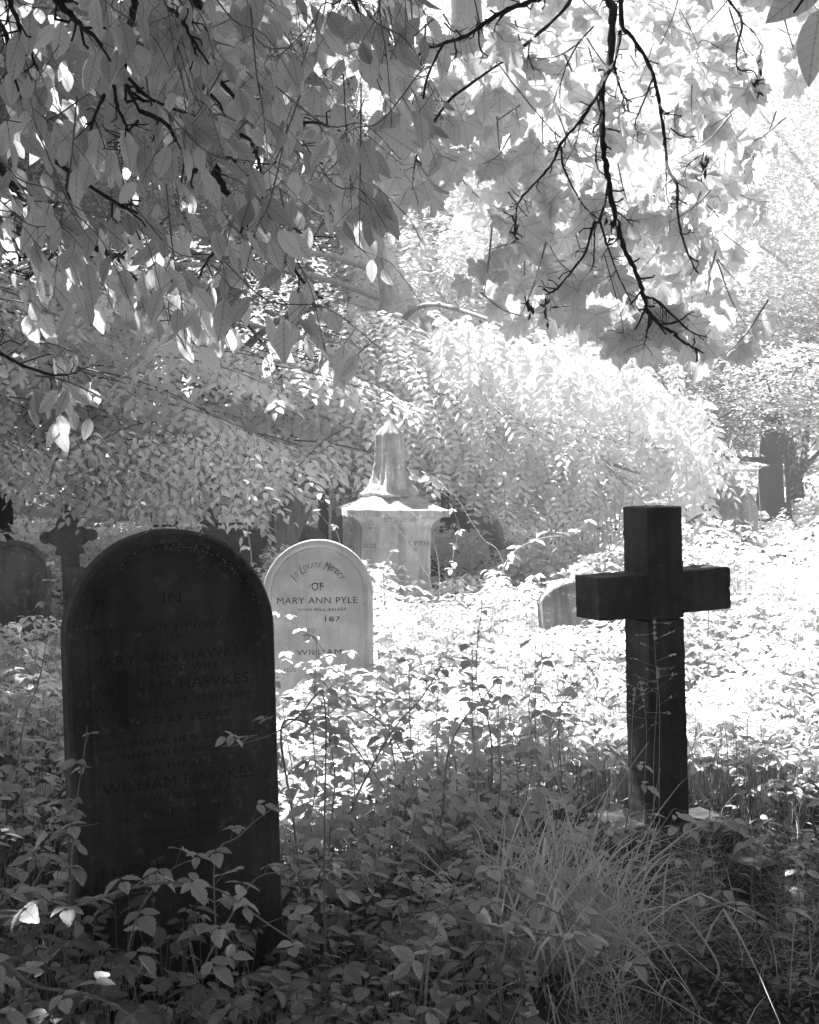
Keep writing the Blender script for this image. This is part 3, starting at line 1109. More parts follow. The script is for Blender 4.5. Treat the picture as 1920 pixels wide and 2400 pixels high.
# extra fine twigs inside the leafy region
reg = [(-80, -80), (960, -80), (975, 180), (900, 420), (880, 560), (780, 620), (760, 700), (690, 790), (620, 760), (560, 680), (430, 740), (330, 620), (250, 640), (0, 560), (-80, 560)]
tx, ty = sample_poly(reg, 120)
tw = Mass()
for i in range(120):
    Y = rng.uniform(2.5, 3.6)
    p0 = np.array(P(tx[i], ty[i], Y))
    L = rng.uniform(.12, .26)
    d = unit(np.array([rng.normal(.3, .5), rng.normal(0, .35), -rng.uniform(.2, 1.0)]))
    p1 = p0 + d * L * .5 + np.array([0, 0, .02]); p2 = p0 + d * L - np.array([0, 0, .03])
    sp = smooth([p0 - d * .1 + [0, 0, .05], p0, p1, p2], 4)
    tw.tube(sp - CT, [.0016, .0012, .0007], 4, .3)
    c_att.append(sp)
lx = [(0, 700), (140, 800), (300, 860), (150, 880), (40, 930), (230, 930)]
for (qx, qy) in lx:
    p0 = np.array(P(qx * .55, qy, 3.0 + rng.uniform(-.2, .2)))
    sp = smooth([p0, p0 + [.06, 0, -.01], p0 + [.13, 0, -.04]], 4)
    tw.tube(sp - CT, [.0022, .0014], 4, .2)
    c_att.append(sp)
tw.build("twigs", M['cane'], cherry, kind='stuff')
# leaves
LV = []
for sp in c_att:
    seg = np.linalg.norm(np.diff(sp, axis=0), axis=1).sum()
    n = int(seg / .056) + 1
    for q in range(n):
        t = rng.uniform(.12, 1) * (len(sp) - 1)
        i = min(int(t), len(sp) - 2)
        p = sp[i] + (sp[i + 1] - sp[i]) * (t - i)
        az = rng.uniform(0, 6.28)
        off = np.array([math.cos(az) * .035, .012 + abs(math.sin(az)) * .04, -.015 - .02 * rng.random()])
        lat = rng.normal(.15, .42)
        d = np.array([lat, rng.normal(0, .35), -1.0 + .35 * abs(lat)])
        na = rng.normal(0, .55)
        nrm = np.array([math.sin(na), math.cos(na), rng.normal(.35, .25)])
        LV.append((p, p + off, d, nrm, rng.uniform(.048, .090)))
def beam(q):
    k = (q[2] - 2.0) / SUN_S.z
    return k > .12 and ((q[0] - SUN_S.x * k + .27) / .27) ** 2 + ((q[1] - SUN_S.y * k - 3.3) / .3) ** 2 < 1


LV = [q for q in LV if not beam(q[1])]
LV.sort(key=lambda q: -q[4] / q[1][1])
print("cherry leaves", len(LV))
pet = Mass()
pet.sticks(np.array([q[0] for q in LV]) - CT, np.array([q[1] for q in LV]) - CT, .0009, .0008)
pet.build("leaf_stalks", M['cane'], cherry, kind='stuff')


def leaf_meshes(tpls, name, mat):
    r = []
    for tp in tpls:
        m = Mass()
        m.raw(tp[0], tp[1], tp[0])
        r.append(m.mesh(name, mat, True))
    return r


def place_leaves(tree, org, LV, tpls, mat, cap=300, name="leaf"):
    mes = leaf_meshes(tpls, name, mat)
    for q in LV[:cap]:
        o = link(name, mes[int(rng.integers(len(mes)))], tree)
        Rm = frames(np.array([q[2]]), np.array([q[3]]))[0]
        mt = Matrix(Rm.tolist()).to_4x4()
        for i in range(3):
            for j in range(3):
                mt[i][j] *= q[4]
        mt.translation = Vector(np.asarray(q[1]) - org)
        o.matrix_local = mt
    rest = LV[cap:]
    if rest:
        m = Mass()
        pos = np.array([q[1] for q in rest]) - org
        Rm = frames(np.array([q[2] for q in rest]), np.array([q[3] for q in rest]))
        sz = np.array([q[4] for q in rest])
        pk = rng.integers(0, len(tpls), len(rest))
        for k, tp in enumerate(tpls):
            m.add(tp, pos[pk == k], Rm[pk == k], sz[pk == k])
        m.build("leaves", mat, tree, True, kind='stuff')


place_leaves(cherry, CT, LV, T_CHERRY, M['cherry_leaf'])
# hanging fruit sprigs
fr = Mass(); fs = Mass()
for (qx, qy, L_) in [(1260, 150, .13), (1450, 270, .14), (740, 770, .12), (1000, 960, .14), (1060, 940, .12), (1180, 1080, .12), (1090, 1370, .13), (1130, 1420, .12), (1380, 830, .12), (640, 560, .08), (210, 1150, .1), (1340, 230, .08)]:
    px, py = Z7((qx, qy))
    p0 = np.array(P(px, py, 2.95))
    sp = smooth([p0, p0 + [.015, 0, -L_ * .5], p0 + [.035, .01, -L_]], 5)
    fs.tube(sp - CT, [.0009, .0006], 3)
    for k in range(26):
        t = rng.uniform(.2, 1) * (len(sp) - 1)
        q = sp[int(t)]
        e = q + rng.normal(0, .009, 3)
        fs.sticks([q - CT], [e - CT], .0004, .0004)
        fr.add(T_SMALL, np.repeat((e - CT)[None], 3, 0), frames(rng.normal(0, 1, (3, 3)), rng.normal(0, 1, (3, 3))), [.0048] * 3)
fs.build("fruit_stalks", M['cane'], cherry, kind='stuff')
fr.build("fruit", M['fruit'], cherry, kind='stuff')

# crown overhead, out of frame: the shade the foreground lies in
def overhead(tree, org, n, xr, yr, zr, ls, k=7, limbs=9, prune=.97, top=(0, 0, 0)):
    O = np.stack([rng.uniform(*xr, n), rng.uniform(*yr, n), rng.uniform(*zr, n)], -1)
    vis = CAMZ + O[:, 1] * .352 + .35
    inf = (O[:, 1] > -.2) & (np.abs(O[:, 0]) < .33 * O[:, 1] + .4) & (O[:, 2] < vis)
    O = O[~inf]
    D = rng.normal(0, 1, (len(O), 3)); D[:, 2] *= .3
    m = Mass(); tg = Mass()
    sprays(m, tg, O - 0, D, .45, k, ls, 50, .2, T_FLAT, 1.0, .35, prune=prune, tw=.004)
    m.V = [v - org for v in m.V]; tg.V = [v - org for v in tg.V]
    m.build("crown", M['canopy_leaf'], tree, kind='stuff')
    tg.build("crown_twigs", M['bark'], tree, kind='stuff')
    for q in range(limbs):
        e = np.array([rng.uniform(*xr), rng.uniform(*yr), rng.uniform(zr[0] + .4, zr[1])])
        mid = (np.array(top) + e) / 2 + np.array([0, 0, .5])
        lm = Mass(); lm.tube(smooth([top, mid, e], 6) - org, [.07, .045, .02], 6, .1)
        lm.build("limb", M['mid_bark'], tree, True)


overhead(cherry, CT, 8600, (-7.5, 1.8), (-7, 8.6), (4.3, 6.8), .28, limbs=8, top=(-2.05, 1.25, 4.8))

# ------------------------------------------------------------------ maple branch (top right)
maple = thing("maple_tree", "sunlit maple bough with broad lobed leaves hanging from dark forked twigs at upper right", "tree", (3.6, 3.8, 0))
MT = np.array(maple.location)
m = Mass()
m.tube(smooth([(3.6, 3.8, -.2), (3.5, 3.9, 1.6), (3.3, 4.1, 3.4), (3.0, 4.4, 5.2)]) - MT, [.2, .16, .14, .1], 12, .12)
m.build("trunk", M['mid_bark'], maple, True)
mtr = [
    ([(640, -60), (530, 0), (440, 30), (350, 75), (240, 150), (145, 182), (60, 215), (0, 275)], 4.5, .013),
    ([(145, 180), (85, 300), (60, 400), (55, 520), (20, 700), (10, 800)], 4.5, .007),
    ([(690, -60), (660, 30), (520, 160), (415, 240), (350, 290), (180, 410), (100, 520), (45, 600), (15, 740)], 4.7, .009),
    ([(280, 70), (290, 115), (300, 210), (370, 265), (450, 370), (575, 520), (635, 580)], 4.6, .006),
    ([(825, -60), (835, 0), (857, 50), (842, 280), (815, 350), (812, 540), (825, 680), (845, 800), (875, 940), (905, 1050), (960, 1160), (985, 1245), (1010, 1320), (1060, 1370), (1140, 1430), (1215, 1475)], 4.6, .016),
    ([(850, 285), (800, 385), (720, 510), (640, 600), (600, 690), (530, 770), (460, 850), (445, 950), (440, 1020)], 4.55, .010),
    ([(640, 620), (650, 710), (730, 860), (800, 925)], 4.55, .007),
    ([(838, 775), (805, 920), (775, 950), (740, 1060), (660, 1170), (600, 1230), (560, 1215)], 4.6, .010),
    ([(780, 940), (775, 1100), (760, 1140)], 4.6, .005),
    ([(800, 925), (830, 1020), (880, 1160), (950, 1310)], 4.55, .007),
    ([(890, -60), (890, 0), (897, 115), (940, 160), (1020, 300), (1050, 420), (1075, 580), (1085, 700), (1125, 780), (1130, 900), (1150, 1000), (1190, 1110), (1215, 1150)], 4.8, .011),
    ([(890, 130), (865, 270), (848, 300)], 4.7, .011),
    ([(1025, 330), (985, 430), (950, 520), (965, 570)], 4.8, .006),
    ([(1050, 440), (1080, 475), (1150, 490)], 4.8, .006),
    ([(985, 1250), (1040, 1265), (1120, 1340), (1190, 1400), (1255, 1420)], 4.6, .008),
    ([(1060, 1365), (1130, 1355), (1200, 1305)], 4.6, .006),
    ([(1010, 1320), (1000, 1400), (985, 1470)], 4.6, .005),
    ([(1340, -60), (1345, 0), (1400, 90), (1380, 200), (1385, 290), (1450, 300), (1472, 360)], 4.9, .007),
    ([(1400, 90), (1460, 150), (1500, 230)], 4.9, .004),
    ([(775, 110), (700, 200), (640, 340), (635, 470)], 4.5, .005),
    ([(860, 280), (900, 400), (935, 430)], 4.6, .008),
    ([(900, 400), (905, 460), (960, 480)], 4.6, .005),
    ([(1080, 710), (1085, 830), (1110, 880)], 4.75, .004),
    ([(1250, 860), (1275, 885), (1305, 915)], 4.9, .004),
    ([(1100, 540), (1150, 575), (1205, 575)], 4.8, .005),
    ([(510, 160), (500, 230), (525, 300)], 4.6, .005),
    ([(790, 410), (800, 470), (800, 560), (785, 640), (800, 720), (880, 765)], 4.6, .006),
    ([(720, 520), (700, 600), (665, 670)], 4.6, .005),
    ([(870, 890), (905, 915), (945, 955)], 4.6, .005),
    ([(1215, 660), (1170, 700), (1145, 760)], 4.85, .004),
    ([(1150, 970), (1200, 980)], 4.8, .004),
    ([(190, 165), (190, 245), (110, 275)], 4.5, .005),
    ([(1140, 40), (1210, 180), (1215, 260), (1240, 300)], 4.9, .003),
    ([(1300, 200), (1230, 170), (1200, 250)], 4.9, .003),
    ([(1240, 640), (1230, 700), (1255, 740)], 4.85, .004),
    ([(820, 1070), (900, 1380), (850, 1390)], 4.7, .003),
]
m_att = wood(maple, MT, mtr, Z8, M['bark'], (2.4, 4.6, 4.9), .5, rs=.58)
mreg = [(900, -80), (2000, -80), (1960, 80), (1850, 160), (1820, 300), (1790, 360), (1760, 500), (1700, 560), (1730, 700), (1780, 830), (1640, 800), (1500, 790), (1330, 740), (1200, 760), (1130, 650),
        (1180, 520), (1080, 440), (1060, 260), (1020, 420), (960, 480), (860, 380), (900, 200)]
tx, ty = sample_poly(mreg, 170)
tw = Mass()
for i in range(170):
    p0 = np.array(P(tx[i], ty[i], rng.uniform(5.1, 7.0)))
    d = unit(np.array([rng.normal(.1, .5), rng.normal(-.2, .4), -rng.uniform(.1, .9)]))
    sp = smooth([p0 - d * .12 + [0, 0, .05], p0, p0 + d * .15], 4)
    tw.tube(sp - MT, [.004, .0028, .0015], 4, .3)
    m_att.append(sp)
tw.build("twigs", M['light_bark'], maple, kind='stuff')
LV = []
for j, sp in enumerate(m_att):
    seg = np.linalg.norm(np.diff(sp, axis=0), axis=1).sum()
    traced = j < len(mtr)
    n = int(seg / (.11 if traced else .065)) + 1
    for q in range(n):
        t = rng.uniform(.3, 1) * (len(sp) - 1)
        i = min(int(t), len(sp) - 2)
        p = sp[i] + (sp[i + 1] - sp[i]) * (t - i)
        az = rng.uniform(0, 6.28)
        rr = rng.uniform(.03, .10)
        off = np.array([math.cos(az) * rr, abs(math.sin(az)) * rr + (.13 if traced else 0), rng.uniform(-.06, .03)])
        d = np.array([rng.normal(.05, .4), rng.normal(-.15, .35), -1.0])
        nrm = np.array([rng.normal(-.15, .35), .75, rng.normal(.65, .25)])
        LV.append((p, p + off, d, nrm, rng.uniform(.05, .108)))
LV.sort(key=lambda q: -q[4] / q[1][1])
print("maple leaves", len(LV))
pet = Mass()
pet.sticks(np.array([q[0] for q in LV]) - MT, np.array([q[1] for q in LV]) - MT, .0011, .0009)
pet.build("leaf_stalks", M['cane'], maple, kind='stuff')
place_leaves(maple, MT, LV, T_MAPLE, M['maple_leaf'])
# winged seed bunches
m = Mass()
for (qx, qy) in [(575, 1290), (505, 1290), (440, 990), (1240, 700), (1470, 350), (850, 950)]:
    px, py = Z8((qx, qy))
    p0 = np.array(P(px, py, 4.6))
    for k in range(14):
        c = p0 + rng.normal(0, [.008, .008, .022], 3)
        m.add(T_NARROW, (c - MT)[None], frames(rng.normal(0, [.4, .4, 1], (1, 3)), rng.normal(0, 1, (1, 3))), [.03])
m.build("seed_bunches", M['fruit'], maple, kind='stuff')
overhead(maple, MT, 5600, (.2, 8), (-7, 6.0), (4.5, 6.8), .28, limbs=6, top=(3.0, 4.4, 5.0))

# near leaves of another bough in the top right corner
nb = thing("leafy_bough", "two dark oval leaves on a near bough poking in at the top right corner", "branch", P(1900, -60, 1.9))
NB = np.array(nb.location)
m = Mass()
m.tube(smooth([P(2100, -160, 1.8), P(1960, -60, 1.9), P(1900, -20, 1.9), P(1860, 30, 1.9)], 5) - NB, [.006, .003, .0015], 6, .2)
m.build("branch", M['bark'], nb, True)
l1, l2 = np.array(P(1935, -60, 1.9)), np.array(P(1922, 20, 1.9))
place_leaves(nb, NB, [(l1, l1, np.array(P(1800, 46, 1.9)) - l1, np.array([.2, -1, .3]), .105), (l2, l2, np.array(P(1893, 185, 1.9)) - l2, np.array([-.4, -1, .1]), .105)], T_CHERRY[:2], M['cherry_leaf'])


# ------------------------------------------------------------------ trees behind
def tree_thing(name, label, base, trunk, tr_r, tmat, limbs=(), limb_r=.03, group="trees around the graveyard"):
    t = thing(name, label, "tree", base, (0, 0, 0), group)
    B = np.array(base, float)
    m = Mass()
    m.tube(smooth(trunk, 7) - B, tr_r, 12, .12)
    m.build("trunk", tmat, t, True)
    for lp in limbs:
        m = Mass(); m.tube(smooth(lp, 6) - B, [limb_r, limb_r * .7, limb_r * .35], 6, .2); m.build("limb", tmat, t, True)
    return t, B


def fin(t, B, lm, lmat, tm=None, tmat=None, name="crown"):
    lm.V = [v - B for v in lm.V]
    lm.build(name, lmat, t, kind='stuff')
    if tm is not None and tm.V:
        tm.V = [v - B for v in tm.V]
        tm.build("twigs", tmat or M['bark'], t, kind='stuff')


def px_line(pts, Y, Y2=None):
    Y2 = Y if Y2 is None else Y2
    return [P(p[0], p[1], Y + (Y2 - Y) * i / (len(pts) - 1)) for i, p in enumerate(pts)]


# central grey trunk with layered foliage (left)
t, B = tree_thing("elm_tree", "leaning pale grey trunk carrying layered shaded leaves over the left graves", P(700, 1290, 13),
                  px_line([(640, 1330), (700, 1180), (760, 1060), (800, 990), (850, 900), (868, 830), (898, 760), (908, 690), (895, 620), (880, 500), (900, 300)], 11.6, 12.2),
                  [.13, .12, .10, .075, .06, .045], M['light_bark'],
                  [px_line([(905, 765), (935, 780), (975, 810), (1030, 830)], 12.9), px_line([(880, 790), (820, 800), (700, 790), (560, 750)], 12.9, 11),
                   px_line([(850, 900), (760, 920), (600, 930), (420, 960)], 12.7, 11), px_line([(870, 830), (760, 860), (640, 900)], 12.7, 11.5),
                   px_line([(895, 640), (780, 600), (640, 590), (480, 600)], 13, 11.5), px_line([(800, 990), (680, 1010), (520, 1020), (300, 1050)], 12.6, 10.5),
                   px_line([(900, 700), (700, 640), (400, 620), (60, 640)], 13, 11), px_line([(760, 1060), (700, 1040), (500, 1090)], 12.6, 11)], .035)
lm, tm = Mass(), Mass()
elmreg = [(-260, 560), (330, 600), (560, 740), (720, 820), (860, 880), (900, 960), (860, 1020), (740, 1090), (700, 1110), (600, 1090), (470, 1080), (440, 1110), (330, 1090), (250, 1090), (160, 1080), (60, 1030), (-260, 1000)]
O = poly_points(elmreg, 165, 10.2, 12.6)
az = rng.uniform(-2.4, .1, len(O))
D = np.stack([np.cos(az) + .35, np.sin(az) * .8, -.10 + rng.normal(0, .1, len(O))], -1)
O = O - unit(D) * .55
qx = 960 + O[:, 0] / O[:, 1] * F; qy = 1080 - (O[:, 2] - CAMZ) / O[:, 1] * F
m_ = ~((qx > 780) & (qx < 960) & (qy > 600) & (qy < 940))
O, D = O[m_], D[m_]
boughs(lm, tm, O, D, 1.25, 13, .42, .22, 7, .112, angle=44, droop=.3, tpl=T_UNDER[:2], up=1.0, jit=.10, updir=(.05, -.25, 1))
O = poly_points([(-260, 1000), (560, 1000), (700, 1080), (600, 1130), (440, 1170), (380, 1150), (250, 1140), (160, 1110), (-260, 1040)], 200, 9.4, 10.2)
D = np.stack([rng.uniform(-.3, 1, len(O)), -rng.random(len(O)), -.35 + rng.normal(0, .1, len(O))], -1)
sprays(lm, tm, O, D, .42, 8, .08, 48, .3, T_UNDER, 1.0, .28, prune=.5, tw=.003, updir=(0, -.35, 1))
fin(t, B, lm, M['elm_leaf'], tm)

def shade_crown(tree, B, n, xr, yr, zr, ls, mat, prune=.97):
    O = np.stack([rng.uniform(*xr, n), rng.uniform(*yr, n), rng.uniform(*zr, n)], -1)
    m = Mass()
    sprays(m, None, O, rng.normal(0, [1, 1, .3], (n, 3)), .6, 7, ls, 50, .2, T_FLAT, 1.0, .35, prune=prune)
    fin(tree, B, m, mat, name="shade_crown")


shade_crown(t, B, 6500, (-11, -.6), (9.5, 23), (5.3, 8), .31, M['canopy_leaf'])  # unseen leaf mass added to shade the left boughs and graves

# drooping tree in the sun, centre right
t, B = tree_thing("drooping_tree", "drooping tree with hanging feathery sprays lit by the sun behind the cross", P(1120, 1280, 13.3),
                  px_line([(1180, 1300), (1120, 1180), (1040, 1040), (960, 950), (900, 900), (860, 820)], 13.2, 13.6), [.12, .10, .08, .05], M['light_bark'],
                  [px_line([(920, 940), (1050, 900), (1200, 900), (1400, 960), (1560, 1040)], 13.2, 11.2), px_line([(900, 900), (1050, 780), (1200, 800), (1380, 860), (1580, 960)], 13.4, 11.3),
                   px_line([(1040, 1040), (1200, 1060), (1340, 1060), (1500, 1110)], 13.1, 11), px_line([(1100, 1150), (1250, 1060), (1330, 1120)], 13.1, 11.4),
                   px_line([(880, 840), (980, 720), (1120, 740), (1250, 800)], 13.5, 11.6)], .035)
lm, tm = Mass(), Mass()
dreg = [(740, 780), (880, 700), (960, 730), (1100, 790), (1240, 830), (1400, 860), (1500, 920), (1550, 1000), (1570, 1100), (1530, 1160), (1480, 1200), (1460, 1120), (1380, 1190), (1280, 1190), (1180, 1130), (1060, 1120), (960, 1060), (900, 1000), (760, 960)]
O = poly_points(dreg, 125, 11.0, 12.8)
az = rng.uniform(-1.6, .3, len(O))
D = np.stack([np.cos(az) + .5, np.sin(az) * .8, -.25 + rng.normal(0, .1, len(O))], -1)
O = O - unit(D) * .6
boughs(lm, tm, O, D, 1.2, 13, .40, .3, 7, .095, angle=50, droop=.4, tpl=T_UNDER, up=1.0, jit=.2, updir=(.1, -.2, 1))
O = poly_points(dreg, 300, 10.7, 12.4)                      # hanging feathery leaves
D = np.stack([rng.normal(.25, .4, len(O)), rng.normal(-.1, .3, len(O)), -np.ones(len(O))], -1)
sprays(lm, tm, O, D, .36, 7, .085, 62, 0, T_NARROW, .7, .2, pairs=True, tw=.002, updir=(0, -1, .3))
top = px_line([(1040, 770), (1100, 785), (1240, 825), (1400, 850), (1510, 900), (1580, 980), (1610, 1070)], 11.2)
ts = smooth(top, 30)
O = ts[rng.integers(0, len(ts), 330)] + rng.normal(0, [.1, .4, .07], (330, 3))
D = np.stack([rng.normal(.3, .4, len(O)), rng.normal(-.5, .3, len(O)), -rng.uniform(.4, 1.3, len(O))], -1)
sprays(lm, tm, O, D, .36, 7, .10, 58, .3, T_UNDER, .9, .25, pairs=True, tw=.002)
fin(t, B, lm, M['droop_leaf'], tm, M['light_bark'])

# feathery tree above it, seen between the maple leaves
t, B = tree_thing("ash_tree", "tall ivy-clad dark trunk behind the maple leaves with pale hanging sprays", P(1075, 1230, 15.5),
                  px_line([(1075, 1250), (1085, 900), (1090, 600), (1100, 300), (1090, -100)], 15.5), [.22, .2, .2, .18], M['mid_bark'],
                  [px_line([(1085, 800), (1180, 700), (1300, 640)], 15.5, 14), px_line([(1095, 420), (1200, 360), (1320, 330)], 15.5, 14), px_line([(1085, 700), (980, 600), (860, 560)], 15.5, 14.6)], .04)
lm, tm = Mass(), Mass()
O = poly_points([(1020, 180), (1170, 180), (1180, 700), (1120, 900), (1020, 800)], 620, 15.0, 15.35)
D = rng.normal(0, 1, (len(O), 3))
iv = Mass(); sprays(iv, None, O, D, .2, 6, .07, 60, .2, T_SMALL, .3, .5)
iv.V = [v - B for v in iv.V]
iv.build("ivy", M['dark_leaf'], t, kind='stuff')
areg = [(1080, 280), (1200, 320), (1350, 360), (1330, 560), (1220, 760), (1080, 800), (960, 760), (820, 680), (800, 560), (900, 480), (1030, 560)]
O = poly_points(areg, 430, 13.2, 15.0)
D = np.stack([rng.normal(.1, .35, len(O)), rng.normal(-.1, .3, len(O)), -np.ones(len(O))], -1)
sprays(lm, tm, O, D, .45, 8, .11, 62, 0, T_NARROW, .7, .25, pairs=True, tw=.002, updir=(0, -1, .3))
O = poly_points(areg, 430, 13.5, 15.4)
sprays(lm, tm, O, rng.normal(0, [1, 1, .35], (len(O), 3)), .5, 8, .09, 50, .2, T_SMALL, 1, .35, tw=.003)
fin(t, B, lm, M['droop_leaf'], tm, M['light_bark'])

# thicket tree behind the left boughs and the centre, shade put into its lower leaf colour
t, B = tree_thing("dense_tree", "dense tree with small shaded leaves filling the space behind the pale leaning trunk", P(500, 1270, 16.5),
                  px_line([(470, 1270), (500, 900), (560, 500), (600, 0)], 16.5), [.2, .16, .12], M['mid_bark'],
                  [px_line([(500, 900), (640, 760), (820, 700), (1000, 640)], 16.5, 15), px_line([(540, 640), (300, 520), (60, 480)], 16.5, 15), px_line([(480, 1000), (700, 960), (880, 950)], 16.5, 15)], .05)
lm, tm = Mass(), Mass()
O = poly_points([(-300, 500), (300, 440), (700, 380), (1020, 420), (1240, 900), (1280, 1160), (1000, 1190), (700, 1170), (-300, 1150)], 2500, 14.0, 17.0)
sprays(lm, tm, O, rng.normal(0, [1, 1, .3], (len(O), 3)), .6, 9, .10, 50, .2, T_SMALL, 1, .35, tw=.004, prune=.35)
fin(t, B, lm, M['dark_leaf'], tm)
lm, tm = Mass(), Mass()
O = poly_points([(-300, -150), (1020, -150), (1040, 420), (700, 500), (-300, 600)], 1300, 15.0, 18.0)
sprays(lm, tm, O, rng.normal(0, [1, 1, .3], (len(O), 3)), .65, 9, .12, 50, .2, T_SMALL, 1, .35, tw=.004, prune=.35)
fin(t, B, lm, M['elm_leaf'], tm, name='upper_crown')

# dark yew-like tree behind the cross and the right
t, B = tree_thing("yew_tree", "dark small-leaved evergreen with a pale patched trunk above the drooping tree", P(1528, 1200, 18),
                  px_line([(1528, 1210), (1526, 1000), (1526, 860), (1530, 740)], 18), [.11, .10, .08], M['light_bark'],
                  [px_line([(1528, 840), (1440, 790), (1380, 800)], 18, 17.6), px_line([(1530, 830), (1600, 780), (1680, 800)], 18, 17.6)], .03)
lm, tm = Mass(), Mass()
O = poly_points([(1420, 740), (1540, 700), (1660, 740), (1760, 900), (1720, 1080), (1560, 1100), (1560, 900), (1470, 850), (1400, 800)], 900, 16.8, 18.2)
sprays(lm, tm, O, rng.normal(0, [1, 1, .35], (len(O), 3)), .5, 10, .07, 45, .15, T_NARROW, 1, .35, tw=.003)
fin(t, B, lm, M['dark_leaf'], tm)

# the trees at right
t, B = tree_thing("hawthorn_tree", "leaning forked dark trunks with ivy behind the obelisk at far right", P(1870, 1190, 18.5),
                  px_line([(1880, 1230), (1862, 1130), (1850, 1060), (1835, 1010), (1810, 950), (1790, 880)], 18.5), [.12, .11, .10, .08, .05], M['bark'],
                  [px_line([(1868, 1150), (1885, 1060), (1895, 980), (1900, 880), (1890, 780)], 18.6), px_line([(1875, 1110), (1905, 1075), (1950, 1030)], 18.6),
                   px_line([(1815, 960), (1740, 930), (1690, 910)], 18.4, 17.8), px_line([(1845, 1080), (1740, 1075), (1690, 1065)], 18.4, 17.6), px_line([(1895, 900), (1930, 820), (1960, 740)], 18.6)], .05)
lm, tm = Mass(), Mass()
O = poly_points([(1640, 760), (1760, 640), (2200, 640), (2200, 1010), (1960, 1010), (1880, 960), (1830, 980), (1700, 1080), (1640, 1060), (1600, 920)], 2300, 17.0, 20.0)
sprays(lm, tm, O, rng.normal(0, [1, 1, .3], (len(O), 3)), .55, 9, .085, 50, .2, T_SMALL, 1, .35, tw=.003)
O = poly_points([(1840, 990), (1890, 980), (1900, 1150), (1850, 1150)], 60, 18.1, 18.3)
sprays(lm, tm, O, rng.normal(0, 1, (len(O), 3)), .2, 6, .08, 60, .2, T_SMALL, .4, .5)
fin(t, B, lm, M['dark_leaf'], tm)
t, B = tree_thing("elder_bush", "leafy grey bush closing over the top of the obelisk", P(1850, 1180, 15.6),
                  px_line([(1850, 1200), (1842, 1060), (1825, 980), (1800, 900)], 15.6), [.03, .025, .015], M['bark'])
lm, tm = Mass(), Mass()
O = poly_points([(1700, 880), (1780, 820), (2000, 800), (2000, 960), (1900, 1010), (1830, 1000), (1800, 975), (1740, 960)], 330, 15.0, 16.2)
sprays(lm, tm, O, rng.normal(0, [1, 1, .3], (len(O), 3)), .4, 8, .085, 50, .2, T_SMALL, 1, .35, tw=.003)
fin(t, B, lm, M['shade_leaf'], tm)
t, B = tree_thing("thorn_tree", "short dark trunk standing between the cross and the mossy headstone", P(1620, 1190, 14.5),
                  px_line([(1625, 1240), (1622, 1160), (1612, 1080), (1600, 1000), (1590, 900)], 14.5), [.085, .075, .06], M['mid_bark'],
                  [px_line([(1610, 1060), (1660, 1000), (1720, 960)], 14.5), px_line([(1605, 1020), (1570, 960), (1550, 880)], 14.5)], .025)
lm, tm = Mass(), Mass()
O = poly_points([(1560, 860), (1700, 860), (1740, 960), (1700, 1060), (1620, 1060)], 240, 14.0, 15.4)
sprays(lm, tm, O, rng.normal(0, [1, 1, .3], (len(O), 3)), .4, 9, .065, 50, .2, T_SMALL, 1, .35, tw=.003)
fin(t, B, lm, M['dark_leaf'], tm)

t, B = tree_thing("birch_tree", "tall bright sunlit tree with tiny pale leaves at the right edge", P(1990, 1150, 25),
                  px_line([(1990, 1160), (1970, 800), (1960, 300), (1950, -100)], 25), [.2, .15, .08], M['light_bark'],
                  [px_line([(1970, 800), (1860, 640), (1760, 560)], 25, 24), px_line([(1965, 500), (1860, 360), (1780, 260)], 25, 24)], .05)
lm, tm = Mass(), Mass()
O = poly_points([(1560, 260), (1760, 100), (2300, 60), (2300, 760), (1700, 860), (1560, 700)], 2600, 22.5, 26.5)
sprays(lm, tm, O, rng.normal(0, [1, 1, .4], (len(O), 3)) - np.array([0, 0, .4]), .7, 9, .10, 50, .2, T_SMALL, .8, .45, tw=.004)
fin(t, B, lm, M['far_leaf'], tm, M['light_bark'])

# far wood closing the view
def far_wood():
    lm = Mass()
    O = poly_points([(-900, -700), (2900, -700), (2900, 1180), (-900, 1180)], 7000, 27, 38)
    sprays(lm, None, O, rng.normal(0, [1, 1, .4], (len(O), 3)), 1.2, 8, .30, 50, .2, T_FLAT, .8, .45)
    for k in range(26):
        x = rng.uniform(-14, 14); y = rng.uniform(27, 36)
        lm.tube(smooth([(x, y, 0), (x + rng.normal(0, .3), y, 3), (x + rng.normal(0, .6), y, 8)], 4), [.18, .14, .08], 6)
    lm.build("woodland", M['far_leaf'], kind='stuff')
    # unseen wood added behind the camera and to both sides to cut sky fill
    lm = Mass()
    n = 5200
    a = rng.uniform(0, 6.28, n)
    O = np.stack([np.cos(a) * rng.uniform(9.5, 13, n), 3 + np.sin(a) * rng.uniform(11, 14, n), rng.uniform(.1, 1, n) ** .8 * 9], -1)
    O = O[(O[:, 1] < 9)]
    sprays(lm, None, O, rng.normal(0, [1, 1, .4], (len(O), 3)), 1.0, 8, .3, 50, .2, T_FLAT, .8, .45)
    lm.build("woodland", M['canopy_leaf'], kind='stuff')


far_wood()


# ------------------------------------------------------------------ undergrowth (uncountable)
STONES = [(hx, HY, .36, .22), (-.5, YY, .33, .12), (P(921, 1200, PEY).x, PEY + .3, .34, .34), (cx0, CY, .3, .3)]


